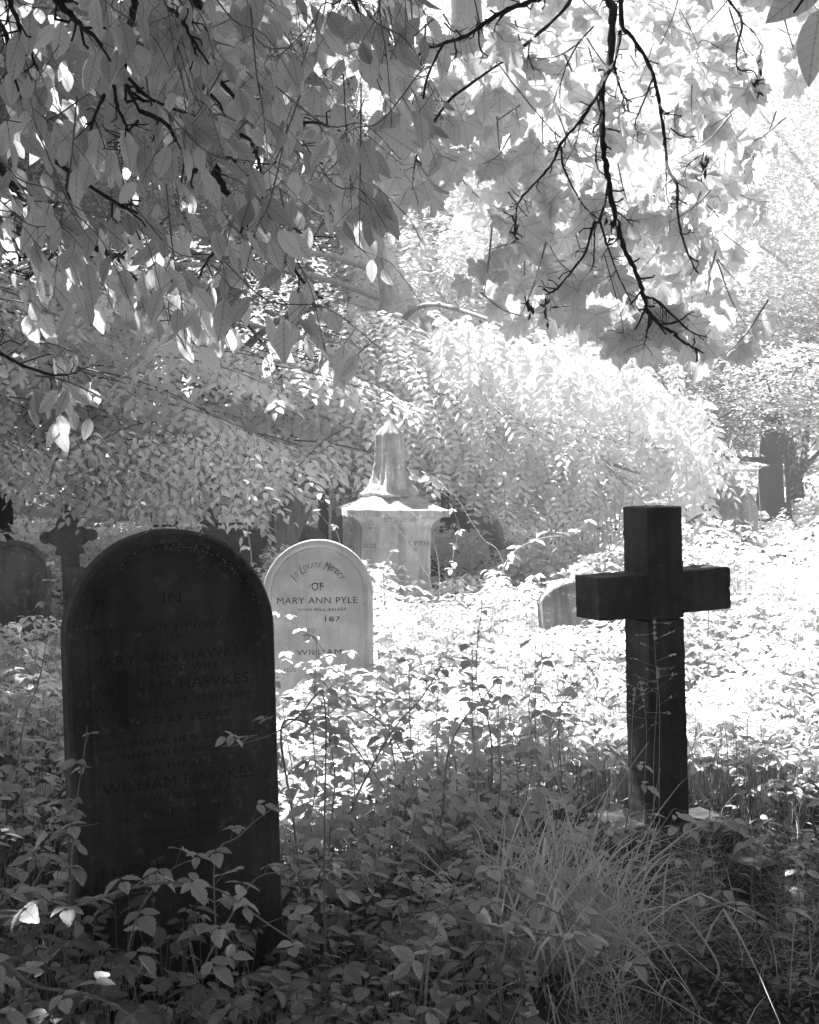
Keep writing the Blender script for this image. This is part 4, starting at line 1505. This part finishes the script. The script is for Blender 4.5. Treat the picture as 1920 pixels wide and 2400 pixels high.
def veg_h(x, y):
    h = np.interp(y, [2, 3.4, 4.4, 5.5, 6.6, 7.6, 8.8, 12, 18], [.20, .28, .33, .42, .48, .62, .74, .66, .62])
    h = h * np.where((x > .45) & (y < 5.6), .35, 1)
    h = h * np.where((x < -.9 - .02 * y) & (y > 8.2), .45, 1)
    h = h * np.where((x > .5) & (y > 6.6) & (y < 9.5), 1.2, 1)
    h = h * (1 + .22 * np.sin(2.1 * x + y) + .16 * np.sin(5.3 * x - 3.1 * y))
    return h


def undergrowth(name, n, y0, y1, size, tpls, mat, tri=3, stem_every=1, dens=None, label=None):
    y = np.sqrt(rng.uniform(y0 ** 2, y1 ** 2, n))
    x = rng.uniform(-1, 1, n) * (.34 * y + .5)
    keep = np.ones(n, bool)
    if dens is not None:
        keep &= rng.random(n) < dens(x, y)
    for sx, sy, ax, ay in STONES:
        keep &= ~((np.abs(x - sx) < ax) & (np.abs(y - sy) < ay))
    x, y = x[keep], y[keep]
    n = len(x)
    g = ground_z(x, y)
    h = veg_h(x, y) * rng.uniform(.25, 1.0, n) ** .6
    c = np.stack([x, y, g + h], -1)
    lm, st = Mass(), Mass()
    foot = np.stack([x + rng.normal(0, .05, n), y + rng.normal(0, .05, n), g], -1)
    st.sticks(foot[::stem_every], c[::stem_every], .0022, .0014)
    az = rng.uniform(0, 6.28, n)
    tilt = rng.normal(0, .24, (n, 2))
    for k in range(tri):
        a = az + (k - (tri - 1) / 2) * (1.25 if tri == 3 else 6.28 / tri)
        d = np.stack([np.cos(a), np.sin(a), -.18 + rng.normal(0, .18, n)], -1)
        nr = np.stack([tilt[:, 0] + rng.normal(0, .15, n), tilt[:, 1] - .12 + rng.normal(0, .15, n), np.ones(n)], -1)
        sz = size * rng.uniform(.45, 1.35, n) * (1.0 if k == tri // 2 else .82)
        pk = rng.integers(0, len(tpls), n)
        p = c + d * (size * .18)
        for q, tp in enumerate(tpls):
            s = pk == q
            lm.add(tp, p[s], frames(d[s], nr[s]), sz[s])
    return lm, st


def dens_near(x, y):
    d = np.where((x > .35) & (y < 5.5), .12, 1.0)
    d = np.where((x > .0) & (y < 3.6), d * .45, d)
    return d


u = thing_ = None
NEAR_T = [leaf_tpl(6, .60, .1, .12, .08, .8), leaf_tpl(6, .52, .2, .25, .08, .8), leaf_tpl(6, .4, .15, .1, .06, .9)]
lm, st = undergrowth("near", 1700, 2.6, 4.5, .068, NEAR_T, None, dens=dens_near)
lm.build("undergrowth", M['shade_tinted_leaf'], kind='stuff')
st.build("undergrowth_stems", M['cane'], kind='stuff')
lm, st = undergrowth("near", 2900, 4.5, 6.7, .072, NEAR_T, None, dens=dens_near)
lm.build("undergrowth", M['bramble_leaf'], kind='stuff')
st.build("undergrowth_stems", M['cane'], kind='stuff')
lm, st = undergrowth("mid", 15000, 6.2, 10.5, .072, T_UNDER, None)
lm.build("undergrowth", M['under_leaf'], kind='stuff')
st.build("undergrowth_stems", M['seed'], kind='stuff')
lm, st = undergrowth("far", 19000, 10, 21, .10, T_UNDER, None, stem_every=3)
lm.build("undergrowth", M['under_leaf'], kind='stuff')
st.build("undergrowth_stems", M['seed'], kind='stuff')

# ground litter and low creeping leaves
n = 9000
y = np.sqrt(rng.uniform(2.2 ** 2, 9 ** 2, n)); x = rng.uniform(-1, 1, n) * (.34 * y + .4)
c = np.stack([x, y, ground_z(x, y) + rng.uniform(.004, .05, n)], -1)
lm = Mass()
lm.add(T_SMALL, c, frames(rng.normal(0, [1, 1, .25], (n, 3)), rng.normal(0, .4, (n, 3)) + [0, 0, 1]), rng.uniform(.015, .05, n))
lm.build("leaf_litter", M['dark_leaf'], kind='stuff')


n = 9000
y = rng.uniform(2.8, 5.6, n); x = rng.uniform(.25, 1.0, n) ** .7 * (.36 * y)
c = np.stack([x, y, ground_z(x, y) + rng.uniform(.003, .07, n)], -1)
lm = Mass()
lm.add(T_SMALL, c, frames(rng.normal(0, [1, 1, .3], (n, 3)), rng.normal(0, .5, (n, 3)) + [0, 0, 1]), rng.uniform(.012, .034, n))
for i in range(260):            # broken twigs and dead stalks
    p0 = c[i] + [0, 0, .01]
    a = rng.uniform(0, 6.28); l = rng.uniform(.04, .2)
    lm.tube(np.array([p0, p0 + [math.cos(a) * l * .5, math.sin(a) * l * .5, .01], p0 + [math.cos(a + .3) * l, math.sin(a + .3) * l, -.005]]), [.002, .0015, .001], 4)
lm.build("leaf_litter", M['litter_leaf'], kind='stuff')


# ------------------------------------------------------------------ countable brambles and plants near the camera
BRM = leaf_meshes(T_BRAM, "leaf", M['bramble_leaf'])


def obj_leaf(parent, me, p, d, nrm, s, name="leaf"):
    o = link(name, me, parent)
    Rm = frames(np.array([d], float), np.array([nrm], float))[0]
    mt = Matrix(Rm.tolist()).to_4x4()
    for i in range(3):
        for j in range(3):
            mt[i][j] *= s
    mt.translation = Vector(p)
    o.matrix_local = mt
    return o


def bramble(label, pts, r=.0035, spacing=.085, ls=.072, root=True, group="bramble canes among the graves", start=.08, face=0.0, name="bramble"):
    w = [np.array(q, float) for q in pts]
    foot = np.array([w[0][0], w[0][1], float(ground_z(w[0][0], w[0][1]))])
    if root and w[0][2] > foot[2] + .05:
        f2 = foot + np.array([rng.normal(0, .06), rng.normal(0, .05), -.02])
        w = [f2, (f2 + w[0]) / 2 + np.array([0, 0, .04])] + w
        base = f2
    else:
        base = w[0]
    sp = smooth(w, 7)
    t = thing(name, label, "bramble", tuple(base), (0, 0, 0), group)
    m = Mass()
    m.tube(sp - base, [r, r * .85, r * .45], 5, .2)
    m.build("stem", M['cane'], t, True)
    d = np.linalg.norm(np.diff(sp, axis=0), axis=1)
    L = np.concatenate([[0], np.cumsum(d)])
    tot = L[-1]
    s0 = max(start, tot * .12)
    side = 1
    st = Mass()
    pos = s0
    while pos < tot:
        p = np.array([np.interp(pos, L, sp[:, k]) for k in range(3)])
        p2 = np.array([np.interp(min(pos + .03, tot), L, sp[:, k]) for k in range(3)])
        p1 = np.array([np.interp(max(pos - .03, 0), L, sp[:, k]) for k in range(3)])
        tg = unit(p2 - p1)
        hz = unit(np.cross(tg, [0, 0, 1.]) + 1e-6)
        pd = unit(hz * side * rng.uniform(.5, 1.2) + tg * .4 + np.array([0, 0, rng.uniform(.1, .8)]) + rng.normal(0, .25, 3))
        fac = 1 - .35 * (pos / tot) ** 3
        pl = rng.uniform(.03, .065)
        q = p + pd * pl
        st.sticks([p - base], [q - base], .0012, .0009)
        hd = np.array([pd[0], pd[1], 0]) * 1.0
        hd = unit(hd + 1e-4)
        hd = hd + np.array([0, 0, -.25 + rng.normal(0, .2)])
        nr = np.array([rng.normal(0, .28), rng.normal(-.15 - face, .25), 1.0])
        b = unit(np.cross(nr, hd))
        for kk, (ang, sc) in enumerate(((0, 1.0), (1.15, .78), (-1.15, .78))):
            dd = hd * math.cos(ang) + b * math.sin(ang) + rng.normal(0, .1, 3)
            stt = q + (unit(hd) * .018 if kk == 0 else 0)
            obj_leaf(t, BRM[int(rng.integers(3))], stt - base, dd, nr + rng.normal(0, .15, 3), ls * sc * fac * rng.uniform(.8, 1.15))
        side = -side
        pos += spacing * rng.uniform(.75, 1.3)
    st.build("leaf_stalks", M['cane'], t, kind='stuff')
    return t


def PL(lst, Y, Y2=None):
    Y2 = Y if Y2 is None else Y2
    return [P(a, b, Y + (Y2 - Y) * i / max(1, len(lst) - 1)) for i, (a, b) in enumerate(lst)]


bramble("long bramble cane arching across the foot of the dark headstone", PL([(-40, 2150), (120, 2140), (250, 2100), (340, 2075), (440, 2070), (520, 2090), (620, 2160), (720, 2225)], 3.5, 3.4), .0048, .075, .078)
bramble("bramble runner crossing the bottom left corner of the photo", PL([(-30, 2250), (80, 2310), (200, 2330), (290, 2370), (340, 2420)], 2.9), .0045, .08, .07)
bramble("thin bramble shoot slanting up before the lower right of the dark headstone", PL([(505, 2010), (560, 1960), (610, 1915), (665, 1880)], 3.8), .003, .07, .07)
bramble("bramble spray reaching across the right edge of the dark headstone at mid height", PL([(760, 1640), (700, 1680), (640, 1720), (560, 1745), (520, 1750)], 4.15, 3.95), .003, .06, .066)
bramble("bramble stems climbing the left edge of the dark headstone", PL([(165, 2120), (170, 1990), (180, 1880), (195, 1780), (205, 1700)], 4.0), .003, .06, .07)
bramble("broad-leaved bramble low before the middle of the dark headstone", PL([(300, 2240), (330, 2130), (400, 2040), (470, 2010)], 3.75), .0035, .06, .085)
bramble("bramble spray spreading low before the right foot of the dark headstone", PL([(480, 2260), (540, 2150), (600, 2060), (680, 2040)], 3.7), .0035, .06, .085)
bramble("bramble spray at lower left with broad leaves beside the headstone foot", PL([(60, 2130), (110, 2020), (150, 1950), (230, 1930)], 3.7), .003, .065, .08)
bramble("bramble cane with large paired leaves left of the tall grass tuft", PL([(1020, 2160), (1100, 2162), (1200, 2180), (1300, 2195), (1400, 2225), (1465, 2250)], 3.6, 3.5), .0042, .085, .085)
bramble("bramble cane sloping down to the grass tuft from the left", PL([(1140, 2060), (1250, 2110), (1350, 2165), (1430, 2215)], 3.9, 3.7), .004, .09, .07)
bramble("upright forked bramble stem at bottom centre", PL([(995, 2400), (1000, 2300), (1012, 2220), (1045, 2130), (1100, 2080)], 3.5), .005, .08, .075)
bramble("bramble cane rising diagonally towards the pedestal at centre", PL([(820, 1920), (870, 1800), (930, 1700), (985, 1640), (1035, 1560)], 5.0), .0045, .07, .072)
bramble("bramble cane curving up right of centre against bright leaves", PL([(1040, 1880), (1050, 1770), (1085, 1690), (1130, 1640), (1170, 1590)], 5.1), .0045, .075, .074)
bramble("bramble cane falling right from the edge of the dark headstone", PL([(660, 1705), (740, 1700), (810, 1730), (860, 1790), (930, 1890)], 4.7, 5.0), .0045, .07, .07)
bramble("bramble cane leaning left among the grey leaves at centre", PL([(980, 1880), (950, 1780), (890, 1690), (800, 1640), (740, 1580)], 5.3), .004, .07, .07)
bramble("tall leafy shoot standing highest in the clearing left of the cross", PL([(1155, 1900), (1150, 1720), (1118, 1600), (1120, 1500), (1130, 1420), (1120, 1390)], 5.2), .0035, .085, .078)
bramble("leafy shoot close left of the cross shaft", PL([(1230, 1900), (1250, 1760), (1240, 1640), (1275, 1560)], 5.5), .0035, .08, .075)
bramble("leafy shoot with broad leaves beside the cross shaft", PL([(1320, 1880), (1290, 1760), (1300, 1680), (1360, 1600), (1400, 1560)], 5.4), .0035, .08, .08)
bramble("sunlit bramble cane crossing the lower face of the pale headstone", PL([(830, 1620), (780, 1560), (740, 1500), (690, 1460), (640, 1430)], 7.0), .0045, .08, .075)
bramble("sunlit bramble spray below the pale headstone", PL([(900, 1640), (840, 1590), (760, 1570), (680, 1560)], 6.9), .004, .07, .075)
bramble("bright arching cane between the pedestal and the cross", PL([(1170, 1370), (1200, 1300), (1260, 1265), (1340, 1250), (1390, 1215)], 9.0), .008, .09, .095)
bramble("bramble at the left edge below the round headstone", PL([(40, 1800), (60, 1680), (90, 1600), (110, 1500)], 5.6), .004, .07, .08)
bramble("leafy sprig on a thin pale stem before the trefoil cross", PL([(100, 1480), (103, 1420), (120, 1370), (130, 1310)], 8.4), .004, .08, .08)
bramble("pale leaves poking in at the left edge over the round headstone", PL([(-120, 1300), (-60, 1260), (0, 1245), (40, 1250)], 6.0), .004, .06, .1, root=False)

N_TH = ["first", "second", "third", "fourth", "fifth", "sixth", "seventh", "eighth", "ninth", "tenth", "eleventh", "twelfth", "thirteenth", "fourteenth", "fifteenth"]
for i in range(15):
    px = 630 + i * 48
    top_ = 1590 + 85 * math.sin(i * 2.3)
    Y = 5.2 + .35 * math.sin(i * 1.7)
    dx = 18 * math.sin(i * 4.1)
    bramble("tall leafy stem in the row across mid plot, " + N_TH[i] + " rightwards from the dark headstone",
            PL([(px, 1950), (px + dx * .2 + 12, 1830), (px + dx * .5, 1720), (px + dx, top_)], Y), .0032, .062, .082, group="tall leafy stems in the middle of the plot")
for i in range(4):
    px = [650, 720, 800, 870][i]
    bramble("bright leafy shoot burying the foot of the pale headstone, " + ["leftmost", "second from left", "third from left", "rightmost"][i],
            PL([(px, 1760), (px + 8, 1680), (px - 10, 1600 + 20 * (i % 2)), (px + 25, 1520 + 30 * (i % 2))], 6.85), .0035, .06, .085, group="bright shoots before the pale headstone")

spots = ["among the grey leaves in the middle distance", "in the shade between the two headstones", "in the dark foreground leaves", "in the bright clearing"]
k = 0
grp = "low bramble shoots in the undergrowth"
protos = []
for i in range(5):
    base = np.array([0, 0, 0.])
    a = rng.uniform(-.6, .6)
    pts = [(0, 0, 0), (.03 + a * .05, .0, .16), (.08 * a + .04, -.03, .34), (.25 * a + .05, -.06, .48)]
    pr = bramble("short leafy bramble shoot in the undergrowth between the graves", pts, .003, .075, .07, root=False, group=grp)
    protos.append(pr)
places = []
for i in range(64):
    yy = rng.uniform(2.9, 6.4)
    xx = rng.uniform(-1, 1) * (.31 * yy)
    if xx > .35 and yy < 5.5 and rng.random() < .85:
        continue
    if abs(xx - hx) < .36 and yy > HY - .1 and yy < HY + .3:
        continue
    if abs(xx - hx) < .4 and yy < HY and rng.random() < .3:
        continue
    places.append((xx, yy))
shoots = []
for i, (xx, yy) in enumerate(places):
    src = protos[i % 5]
    if i < 5:
        tr = src
    else:
        tr = src.copy(); COL.objects.link(tr)
        for ch in src.children:
            c = ch.copy(); COL.objects.link(c); c.parent = tr
    tr.location = (xx, yy, float(ground_z(xx, yy)))
    tr.rotation_euler = (0, 0, rng.uniform(0, 6.28))
    s = rng.uniform(.6, 1.0) * (.75 if yy < 4.3 else 1.0)
    tr.scale = (s, s, s)
    shoots.append((tr, xx, yy))


def zone(x, y):
    px = 960 + x / y * F
    if y < 3.9:
        return "in the dark front row"
    if y < 4.9:
        return "beside the dark headstone's foot" if px < 760 else "left of the grass tuft"
    return "behind the dark headstone" if px < 560 else ("right of the cross" if px > 1560 else "between pale headstone and cross")


ORD = ["leftmost", "second from left", "third from left", "fourth from left", "fifth from left", "sixth from left", "seventh from left", "eighth from left", "ninth from left",
       "tenth from left", "eleventh from left", "twelfth from left", "thirteenth from left", "fourteenth from left", "fifteenth from left", "sixteenth from left", "seventeenth from left", "eighteenth from left", "nineteenth from left", "twentieth from left", "twenty-first from left", "twenty-second from left", "twenty-third from left"]
zs_ = {}
for q in shoots:
    zs_.setdefault(zone(q[1], q[2]), []).append(q)
for zn, ql in zs_.items():
    ql.sort(key=lambda q: q[1] / q[2])
    for i, q in enumerate(ql):
        q[0]["label"] = "short bramble shoot " + zn + ", " + ORD[min(i, 22)] + " of that row"

# ------------------------------------------------------------------ grass tuft, horsetails, seed stalks
gt = thing("grass_tuft", "large tuft of long pale arching grass blades before the cross", "grass tuft", (.53, 4.6, 0))
GB = np.array(gt.location)


def blade(base, az, h, lean, w, segs=7, kink=0):
    ts = np.linspace(0, 1, segs)
    dirh = np.array([math.cos(az), math.sin(az), 0])
    c = base + np.outer(lean * (ts ** 1.7), dirh)
    c[:, 2] = base[2] + h * (ts - .5 * (lean / max(h, .1)) * ts ** 2.6)
    sd = np.array([-dirh[1], dirh[0], 0])
    sd = unit(sd + rng.normal(0, .5, 3))
    if rng.random() < .3:      # a bent blade
        kk = int(segs * rng.uniform(.45, .8))
        c[kk:] += np.outer(np.arange(segs - kk) + 0., (dirh * .35 + np.array([0, 0, -1.1])) * h / segs)
    c = c + np.outer(ts ** 1.3, rng.normal(0, .06, 3) * h * 2)
    ww = w * (1 - ts ** 2.2)
    V = np.concatenate([c + sd * ww[:, None], c - sd * ww[:, None]])
    V = np.concatenate([V, c + np.cross(sd, [0, 0, 1.]) * (w * .25)])
    T = []
    for i in range(segs - 1):
        a, b, m_ = i, segs + i, 2 * segs + i
        T += [(a, a + 1, m_ + 1), (a, m_ + 1, m_), (m_, m_ + 1, b + 1), (m_, b + 1, b)]
    return V, np.array(T)


blade_objs = []
rest = Mass()
for i in range(620):
    cxx = rng.choice([0.50, .62, .40, .70, .34], p=[.4, .2, .2, .1, .1])
    b = np.array([cxx + rng.normal(0, .09), 4.5 + rng.normal(0, .2), 0.0])
    az = rng.normal(-.7, 1.5)
    h = rng.uniform(.2, .72)
    V, T = blade(b - GB, az, h, rng.uniform(.15, .62), rng.uniform(.002, .0062))
    if i < 290:
        m = Mass(); m.raw(V, T); m.build("blade", M['grass'], gt)
    else:
        rest.raw(V, T)
rest.build("blades", M['grass'], gt, kind='stuff')
# scattered short grass
gm = Mass()
for i in range(3400):
    yy = math.sqrt(rng.uniform(2.4 ** 2, 12 ** 2)); xx = rng.uniform(-1, 1) * (.33 * yy + .2)
    V, T = blade(np.array([xx, yy, float(ground_z(xx, yy))]), rng.uniform(0, 6.28), rng.uniform(.1, .4) * (1.3 if yy > 6 else .8), rng.uniform(.02, .2), rng.uniform(.001, .0028), 4)
    gm.raw(V, T)
gm.build("grass", M['grass'], kind='stuff')


def seed_stalk(label, pts, style, r=.0016, grp="flowering grass stalks", start=.72):
    w = [np.array(q, float) for q in pts]
    base = w[0].copy()
    sp = smooth(w, 8)
    t = thing("grass_stalk", label, "grass stalk", tuple(base), (0, 0, 0), grp)
    m = Mass(); m.tube(sp - base, [r, r * .7, r * .4], 4); m.build("stem", M['seed'], t)
    sd = Mass()
    n = len(sp)
    if style == 'open':
        for q in range(7):
            i = int(n * (start + (1 - start) * q / 7)); p = sp[min(i, n - 1)]
            d = unit(np.array([(-1) ** q * rng.uniform(.6, 1.2), rng.normal(0, .3), rng.uniform(-.15, .9)]))
            e = p + d * rng.uniform(.03, .09) * (1 - q * .07)
            sd.sticks([p - base], [e - base], .0007, .0005)
            for k in range(9):
                c = e + d * rng.uniform(-.006, .02) + rng.normal(0, .002, 3)
                sd.add(T_NARROW, (c - base)[None], frames(np.array([d]) + rng.normal(0, .3, (1, 3)), rng.normal(0, 1, (1, 3))), [.009])
    for k in range(60 if style == 'open' else 110):
        i = int(n * (1 - (1 - start) * (.35 if style == 'open' else 1.0) * rng.random())) - 1
        p = sp[i]
        c = p + rng.normal(0, .003, 3)
        tg = unit(sp[min(i + 1, n - 1)] - sp[max(i - 1, 0)])
        sd.add(T_NARROW, (c - base)[None], frames(tg[None] + rng.normal(0, .25, (1, 3)), rng.normal(0, 1, (1, 3))), [rng.uniform(.007, .012)])
    sd.build("seed_head", M['seed'], t, kind='stuff')
    return t


def stalk_px(lst, Y):
    p = [np.array(P(a, b, Y)) for a, b in lst]
    if p[0][2] > .05:
        p = [np.array([p[0][0], p[0][1], float(ground_z(p[0][0], p[0][1]))])] + p
    return p


seed_stalk("tallest flowering grass stalk in front of the cross shaft", stalk_px([(1548, 2050), (1545, 1850), (1546, 1650), (1537, 1550), (1533, 1447)], 5.0), 'open')
seed_stalk("flowering grass stalk with a wide open head against the cross shaft", stalk_px([(1536, 2050), (1532, 1800), (1540, 1640), (1542, 1560)], 5.05), 'open')
seed_stalk("flowering grass stalk bending left of the cross shaft", stalk_px([(1500, 2050), (1510, 1850), (1515, 1700), (1500, 1590)], 5.0), 'open')
seed_stalk("thin flowering grass stalk hugging the left side of the cross", stalk_px([(1480, 2020), (1478, 1850), (1482, 1700), (1488, 1610)], 5.1), 'open')
seed_stalk("dark slender grass head leaning left beyond the cross", stalk_px([(1400, 1800), (1390, 1680), (1360, 1610), (1340, 1600)], 5.6), 'spike')
seed_stalk("dark slender grass head with two spikes left of the cross", stalk_px([(1425, 1820), (1420, 1700), (1400, 1600), (1370, 1550)], 5.7), 'spike')
seed_stalk("long arching bright grass stalk right of the draped urn", stalk_px([(1180, 1330), (1130, 1260), (1085, 1190), (1035, 1110)], 9.0), 'spike', .003, start=.6)
seed_stalk("arching grass stalk crossing the right corner of the pedestal", stalk_px([(1030, 1350), (1010, 1260), (975, 1210), (935, 1187)], 8.9), 'spike', .003, start=.7)
seed_stalk("arching grass stalk crossing the face of the pedestal", stalk_px([(1015, 1400), (985, 1320), (945, 1255), (905, 1215)], 8.8), 'spike', .003, start=.7)
# loose arching single blades at lower right
for i, (lab, pts, w_) in enumerate([("broad bent grass blade at bottom right", [(1640, 2410), (1655, 2340), (1685, 2272), (1640, 2190), (1600, 2140)], .0045),
                                  ("straight grass stem slanting left past the cross base", [(1330, 2060), (1400, 1930), (1470, 1810), (1520, 1740)], .0018),
                                  ("grass stem leaning right across the plinth", [(1500, 2080), (1530, 1900), (1548, 1800)], .0018)]):
    w = [np.array(P(a, b, 4.1 if i == 0 else 4.9)) for a, b in pts]
    base = w[0].copy()
    t = thing("bent_grass_stem", lab, "grass stem", tuple(base), (0, 0, 0), "single grass blades by the cross")
    m = Mass(); m.tube(smooth(w, 6) - base, [w_, w_, w_ * .6], 4); m.build("blade", M['grass'], t)


def horsetail(h, nwh, L):
    """One horsetail: jointed stem with whorls of thin rising branchlets."""
    st, wh = Mass(), Mass()
    bend = rng.normal(0, .06, 2)
    f = lambda t: np.array([bend[0] * t * t, bend[1] * t * t, h * t])
    st.tube([f(t) for t in np.linspace(0, 1, 9)], [.0022, .0018, .0008], 5)
    for j in range(nwh):
        t = .18 + .8 * j / nwh
        p = f(t)
        nb = 9
        for q in range(nb):
            a = 6.283 * q / nb + j * .4 + rng.normal(0, .1)
            l = L * (1.1 - .85 * t) * rng.uniform(.8, 1.15)
            d = np.array([math.cos(a), math.sin(a), .35])
            m1 = p + d * l * .5 + rng.normal(0, .004, 3)
            e = p + d * l * np.array([.95, .95, 1.3]) + np.array([0, 0, .25 * l]) + rng.normal(0, .008, 3)
            wh.sticks([p, m1], [m1, e], [.0007, .0006], [.0006, .0003])
    return st.mesh("stem", M['horsetail']), wh.mesh("whorls", M['horsetail'])


hp = [horsetail(.42, 11, .17), horsetail(.34, 9, .2), horsetail(.46, 12, .17), horsetail(.28, 9, .14)]
HT_ = [("beside the tuft at the right of the cross base", 1628, 2120, 4.5, 0), ("growing up the right side of the plinth", 1680, 2080, 4.9, 1), ("at the right edge above the kerb stone", 1880, 2080, 4.8, 2),
       ("lowest at bottom right centre", 1290, 2390, 3.1, 1), ("rising in the dark left of the bent blade", 1470, 2330, 3.6, 2), ("in the dark corner at lower right", 1740, 2300, 4.2, 3),
       ("behind the bent blade in shadow", 1600, 2260, 4.3, 1), ("at the right edge low in the shadow", 1900, 2250, 4.4, 0), ("feathery beside the pale headstone's left edge", 655, 1640, 7.0, 2),
       ("just right of the grass tuft's foot", 1560, 2230, 4.2, 3), ("under the cut end of the bramble cane", 1420, 2380, 3.4, 1), ("short at the right of the kerb stone", 1820, 2180, 4.6, 3),
       ("second from the lower right edge", 1850, 2330, 4.0, 0), ("against the dark ground right of the plinth", 1780, 2120, 4.9, 2), ("lowest at the edge of the bramble leaves", 1180, 2400, 3.2, 3)]
for lab, px, py, Y, v in HT_:
    p = P(px, py, Y)
    g0 = float(ground_z(p.x, Y))
    t = thing("horsetail", "feathery horsetail plant " + lab, "horsetail", (p.x, Y, g0), (rng.normal(0, .12), rng.normal(0, .12), rng.uniform(0, 6)), "horsetails in the undergrowth")
    if Y > 6:
        t.scale = (1.8, 1.8, 1.9)
    link("stem", hp[v][0], t)
    link("whorls", hp[v][1], t, 'stuff')


# hogweed umbels in the sun at right
def umbel(label, px, py, Y, s=1.0):
    p = np.array(P(px, py, Y))
    base = np.array([p[0] + .05, Y + .05, float(ground_z(p[0], Y))])
    t = thing("hogweed", label, "hogweed", tuple(base), (0, 0, 0), "white flowering umbels in the clearing")
    m = Mass(); m.tube(smooth([base, (base + p) / 2 + [.02, 0, 0], p - [0, 0, .06 * s]], 5) - base, [.005, .004, .003], 5)
    hub = p - np.array([0, 0, .06 * s])
    fl = Mass()
    for k in range(16):
        a = 2.4 * k; r_ = .085 * s * math.sqrt(k / 16)
        e = hub + np.array([r_ * math.cos(a), r_ * math.sin(a), .06 * s - r_ * .25])
        m.sticks([hub - base], [e - base], .0012, .001)
        n = 12
        fl.add(T_SMALL, e - base + rng.normal(0, [.009, .009, .003], (n, 3)) * s, frames(rng.normal(0, [1, 1, .2], (n, 3)), rng.normal(0, .3, (n, 3)) + [0, 0, 1]), np.full(n, .012 * s))
    m.build("stem", M['seed'], t)
    fl.build("flower_head", M['under_leaf'], t, kind='stuff')


for i, (lab, px, py, Y) in enumerate([("highest beside the obelisk", 1776, 1085, 13.5), ("left of the obelisk above the mossy headstone", 1725, 1093, 13.2), ("smaller one left of the mossy headstone", 1640, 1140, 12.4),
                                     ("wide head just behind the top of the cross", 1540, 1172, 10.5), ("in front of the mossy headstone's right shoulder", 1752, 1092, 12.8), ("standing above the top of the dark headstone", 448, 1225, 9.0)]):
    umbel("flat-topped white flower umbel, " + lab, px, py, Y, 1.2)

# young stem plants with paired leaves
def sapling(label, pts, Y, leaf=.085):
    bramble(label, PL(pts, Y), .0045, .11, leaf, group="thin young shoots between the graves", name="young_shoot")


sapling("thin bare-stemmed shoot right of the dark headstone's top", [(590, 1320), (580, 1240), (575, 1180), (578, 1130)], 8.6, .06)
sapling("leafy shoot rising before the left face of the pedestal", [(800, 1300), (790, 1250), (770, 1230), (740, 1190)], 9.0, .06)
sapling("leafy shoot in front of the pedestal's inscription", [(900, 1360), (903, 1320), (925, 1290), (935, 1270)], 8.6, .07)
sapling("small sprig growing from behind the draped urn", [(950, 1120), (955, 1090), (965, 1060), (975, 1045)], 9.9, .05)
sapling("bright leafy shoot right of the pedestal cap", [(1060, 1330), (1070, 1270), (1075, 1230), (1060, 1190)], 9.4, .07)
sapling("sunlit shoot close to the right side of the cross head", [(1660, 1420), (1640, 1380), (1650, 1340)], 8.0, .08)


# ------------------------------------------------------------------ summer haze over the clearing
def haze(density):
    x0, x1, y0, y1, z0, z1 = -151, 151, -81, 301, -1.6, 19.0
    V = [(x, y, z) for z in (z0, z1) for y in (y0, y1) for x in (x0, x1)]
    Fc = [(0, 2, 3, 1), (4, 5, 7, 6), (0, 1, 5, 4), (2, 6, 7, 3), (0, 4, 6, 2), (1, 3, 7, 5)]
    m, nt, out = new_mat("haze")
    pv = nt.nodes.new("ShaderNodeVolumePrincipled")
    pv.inputs["Color"].default_value = (.95, .95, .95, 1)
    pv.inputs["Density"].default_value = density
    pv.inputs["Anisotropy"].default_value = .3
    nt.links.new(pv.outputs[0], out.inputs["Volume"])
    poly_mesh("haze", V, Fc, m, None, 'stuff')


haze(.0105)
